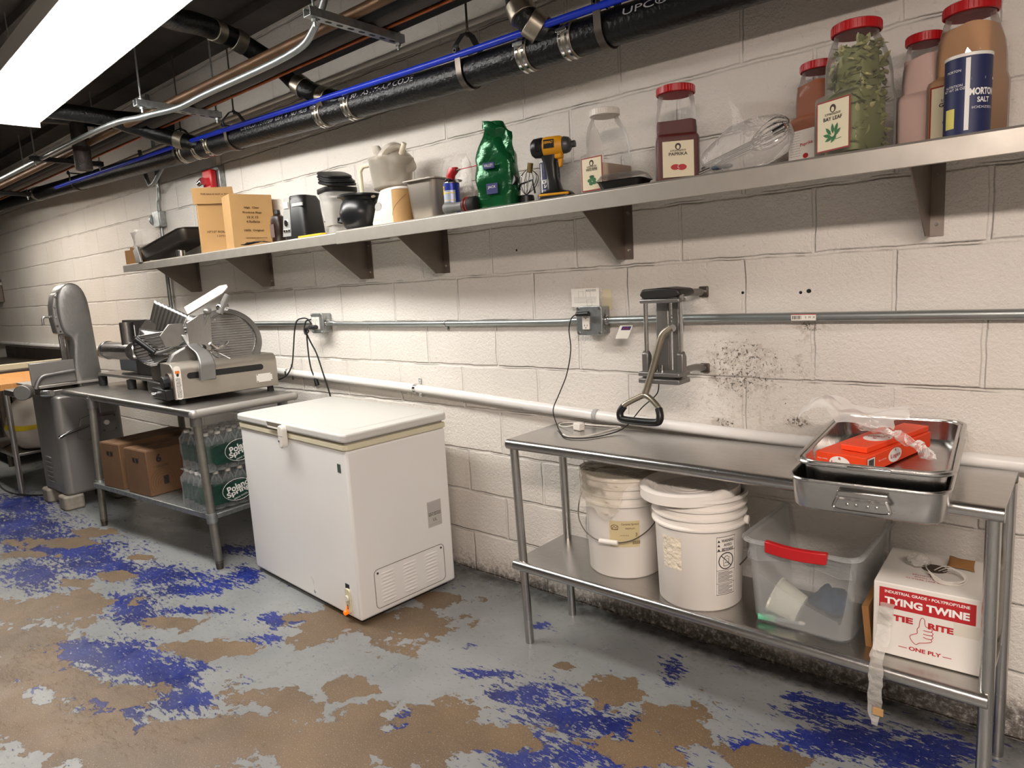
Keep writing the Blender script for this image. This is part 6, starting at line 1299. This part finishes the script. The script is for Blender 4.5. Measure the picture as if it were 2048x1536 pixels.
for k in range(2): MB().sph((-.07+.03*k, -.055, .012), .014, (1.4, .7, .5)).build('blue_grip', mat('dull_blue', '3A4A58', .5), h)
j2 = jug('spice jug of pale paprika with a white paper label', 2.965, -.098, rad(-22), .115, .145, .29, RED, .80, mat('pale_paprika', '9A5A3A', .9), None, None, labelled=False)
lb = quad(j2, 'label', (0, -.0725, .06), .088, .085, WHITE_P, off=.0008); lines(lb, (-.02, -.0736, .095), .035, 10, .007, .0015, GREY_INK); txt('Paprika', .012, (.018, -.0737, .062), RED_INK, lb, w=.042, bold=.01, rot=rad(6)); oval(lb, (.015, -.0735, .03), .009, .007, FR, RED_INK, 'pepper_drawing')
BAY = thing('x', 'x', 'x'); D.objects.remove(BAY)
jb = jug('largest spice jug, full of dried bay leaves, with a red lid', 3.09, -.212, rad(-24), .135, .165, .335, RED, .5, None, 'BAY LEAF', 'leaf')
LEAF = [mat('bay_leaf_a', '9A9A68', .8), mat('bay_leaf_b', 'B4B07C', .8), mat('bay_leaf_c', '75794C', .8)]
rl_ = random.Random(5); bs = [MB() for _ in range(3)]
for k in range(430):
    H_ = .335; z = rl_.uniform(.012, H_*.86); t_ = z/H_
    w_ = .135*(.93 if t_ < .46 else .86 if t_ < .74 else .74)*.5; d_ = .165*(.93 if t_ < .46 else .78 if t_ < .74 else .66)*.5
    side = rl_.random()
    if side < .8:
        if rl_.random() < .5: x, y = rl_.choice((-1, 1))*w_*.9, rl_.uniform(-.9, .9)*d_
        else: x, y = rl_.uniform(-.9, .9)*w_, rl_.choice((-1, 1))*d_*.9
    else: x, y = rl_.uniform(-.7, .7)*w_, rl_.uniform(-.7, .7)*d_
    M_ = Matrix.Translation((x*.86, y*.84+(.011 if t_ > .46 else 0), z)) @ Matrix.Rotation(rl_.uniform(0, 6.28), 4, 'Z') @ Matrix.Rotation(rl_.uniform(-1.5, 1.5), 4, 'X') @ Matrix.Rotation(rl_.uniform(0, 6.28), 4, 'Z')
    a, c = .017, .0068
    pts = [(-a, 0, 0), (-a*.5, -c*.8, .001), (0, -c, .002), (a*.5, -c*.8, .001), (a, 0, 0), (a*.5, c*.8, .001), (0, c, .002), (-a*.5, c*.8, .001)]
    b = bs[k % 3]; cc = b.b.verts.new(M_ @ V((0, 0, -.0015))); vv = [b.b.verts.new(M_ @ V(p)) for p in pts]
    for i in range(8): b.b.faces.new((cc, vv[i], vv[(i+1) % 8]))
for b, m_ in zip(bs, LEAF):
    o = b.build('bay_leaves', m_, jb, smooth=0); o['kind'] = 'stuff'
MB().rings([sect(.10, .13, .02, .01), sect(.10, .13, .02, .15), sect(.085, .095, .02, .17, 0, .01), sect(.075, .085, .02, .27, 0, .008)]).build('leaf_core', LEAF[2], jb)
jug('red-lidded spice jug with pinkish powder, half hidden behind the bay leaf jug', 3.225, -.085, rad(-10), .10, .12, .30, RED, .8, mat('pink_powder', 'C2A79C', .9), None, None, labelled=False)
TANP = mat('tan_powder', 'B98E64', .9)
jug('tall red-lidded spice jug of tan powder behind the right salt canister', 3.33, -.125, rad(-18), .135, .155, .335, RED, .83, TANP, 'GARLIC', 'basil')
canister('dark blue salt canister with white writing at the right end of the shelf', 3.345, -.245, .185, .048, rad(8))
SC.view_layers[0].update()
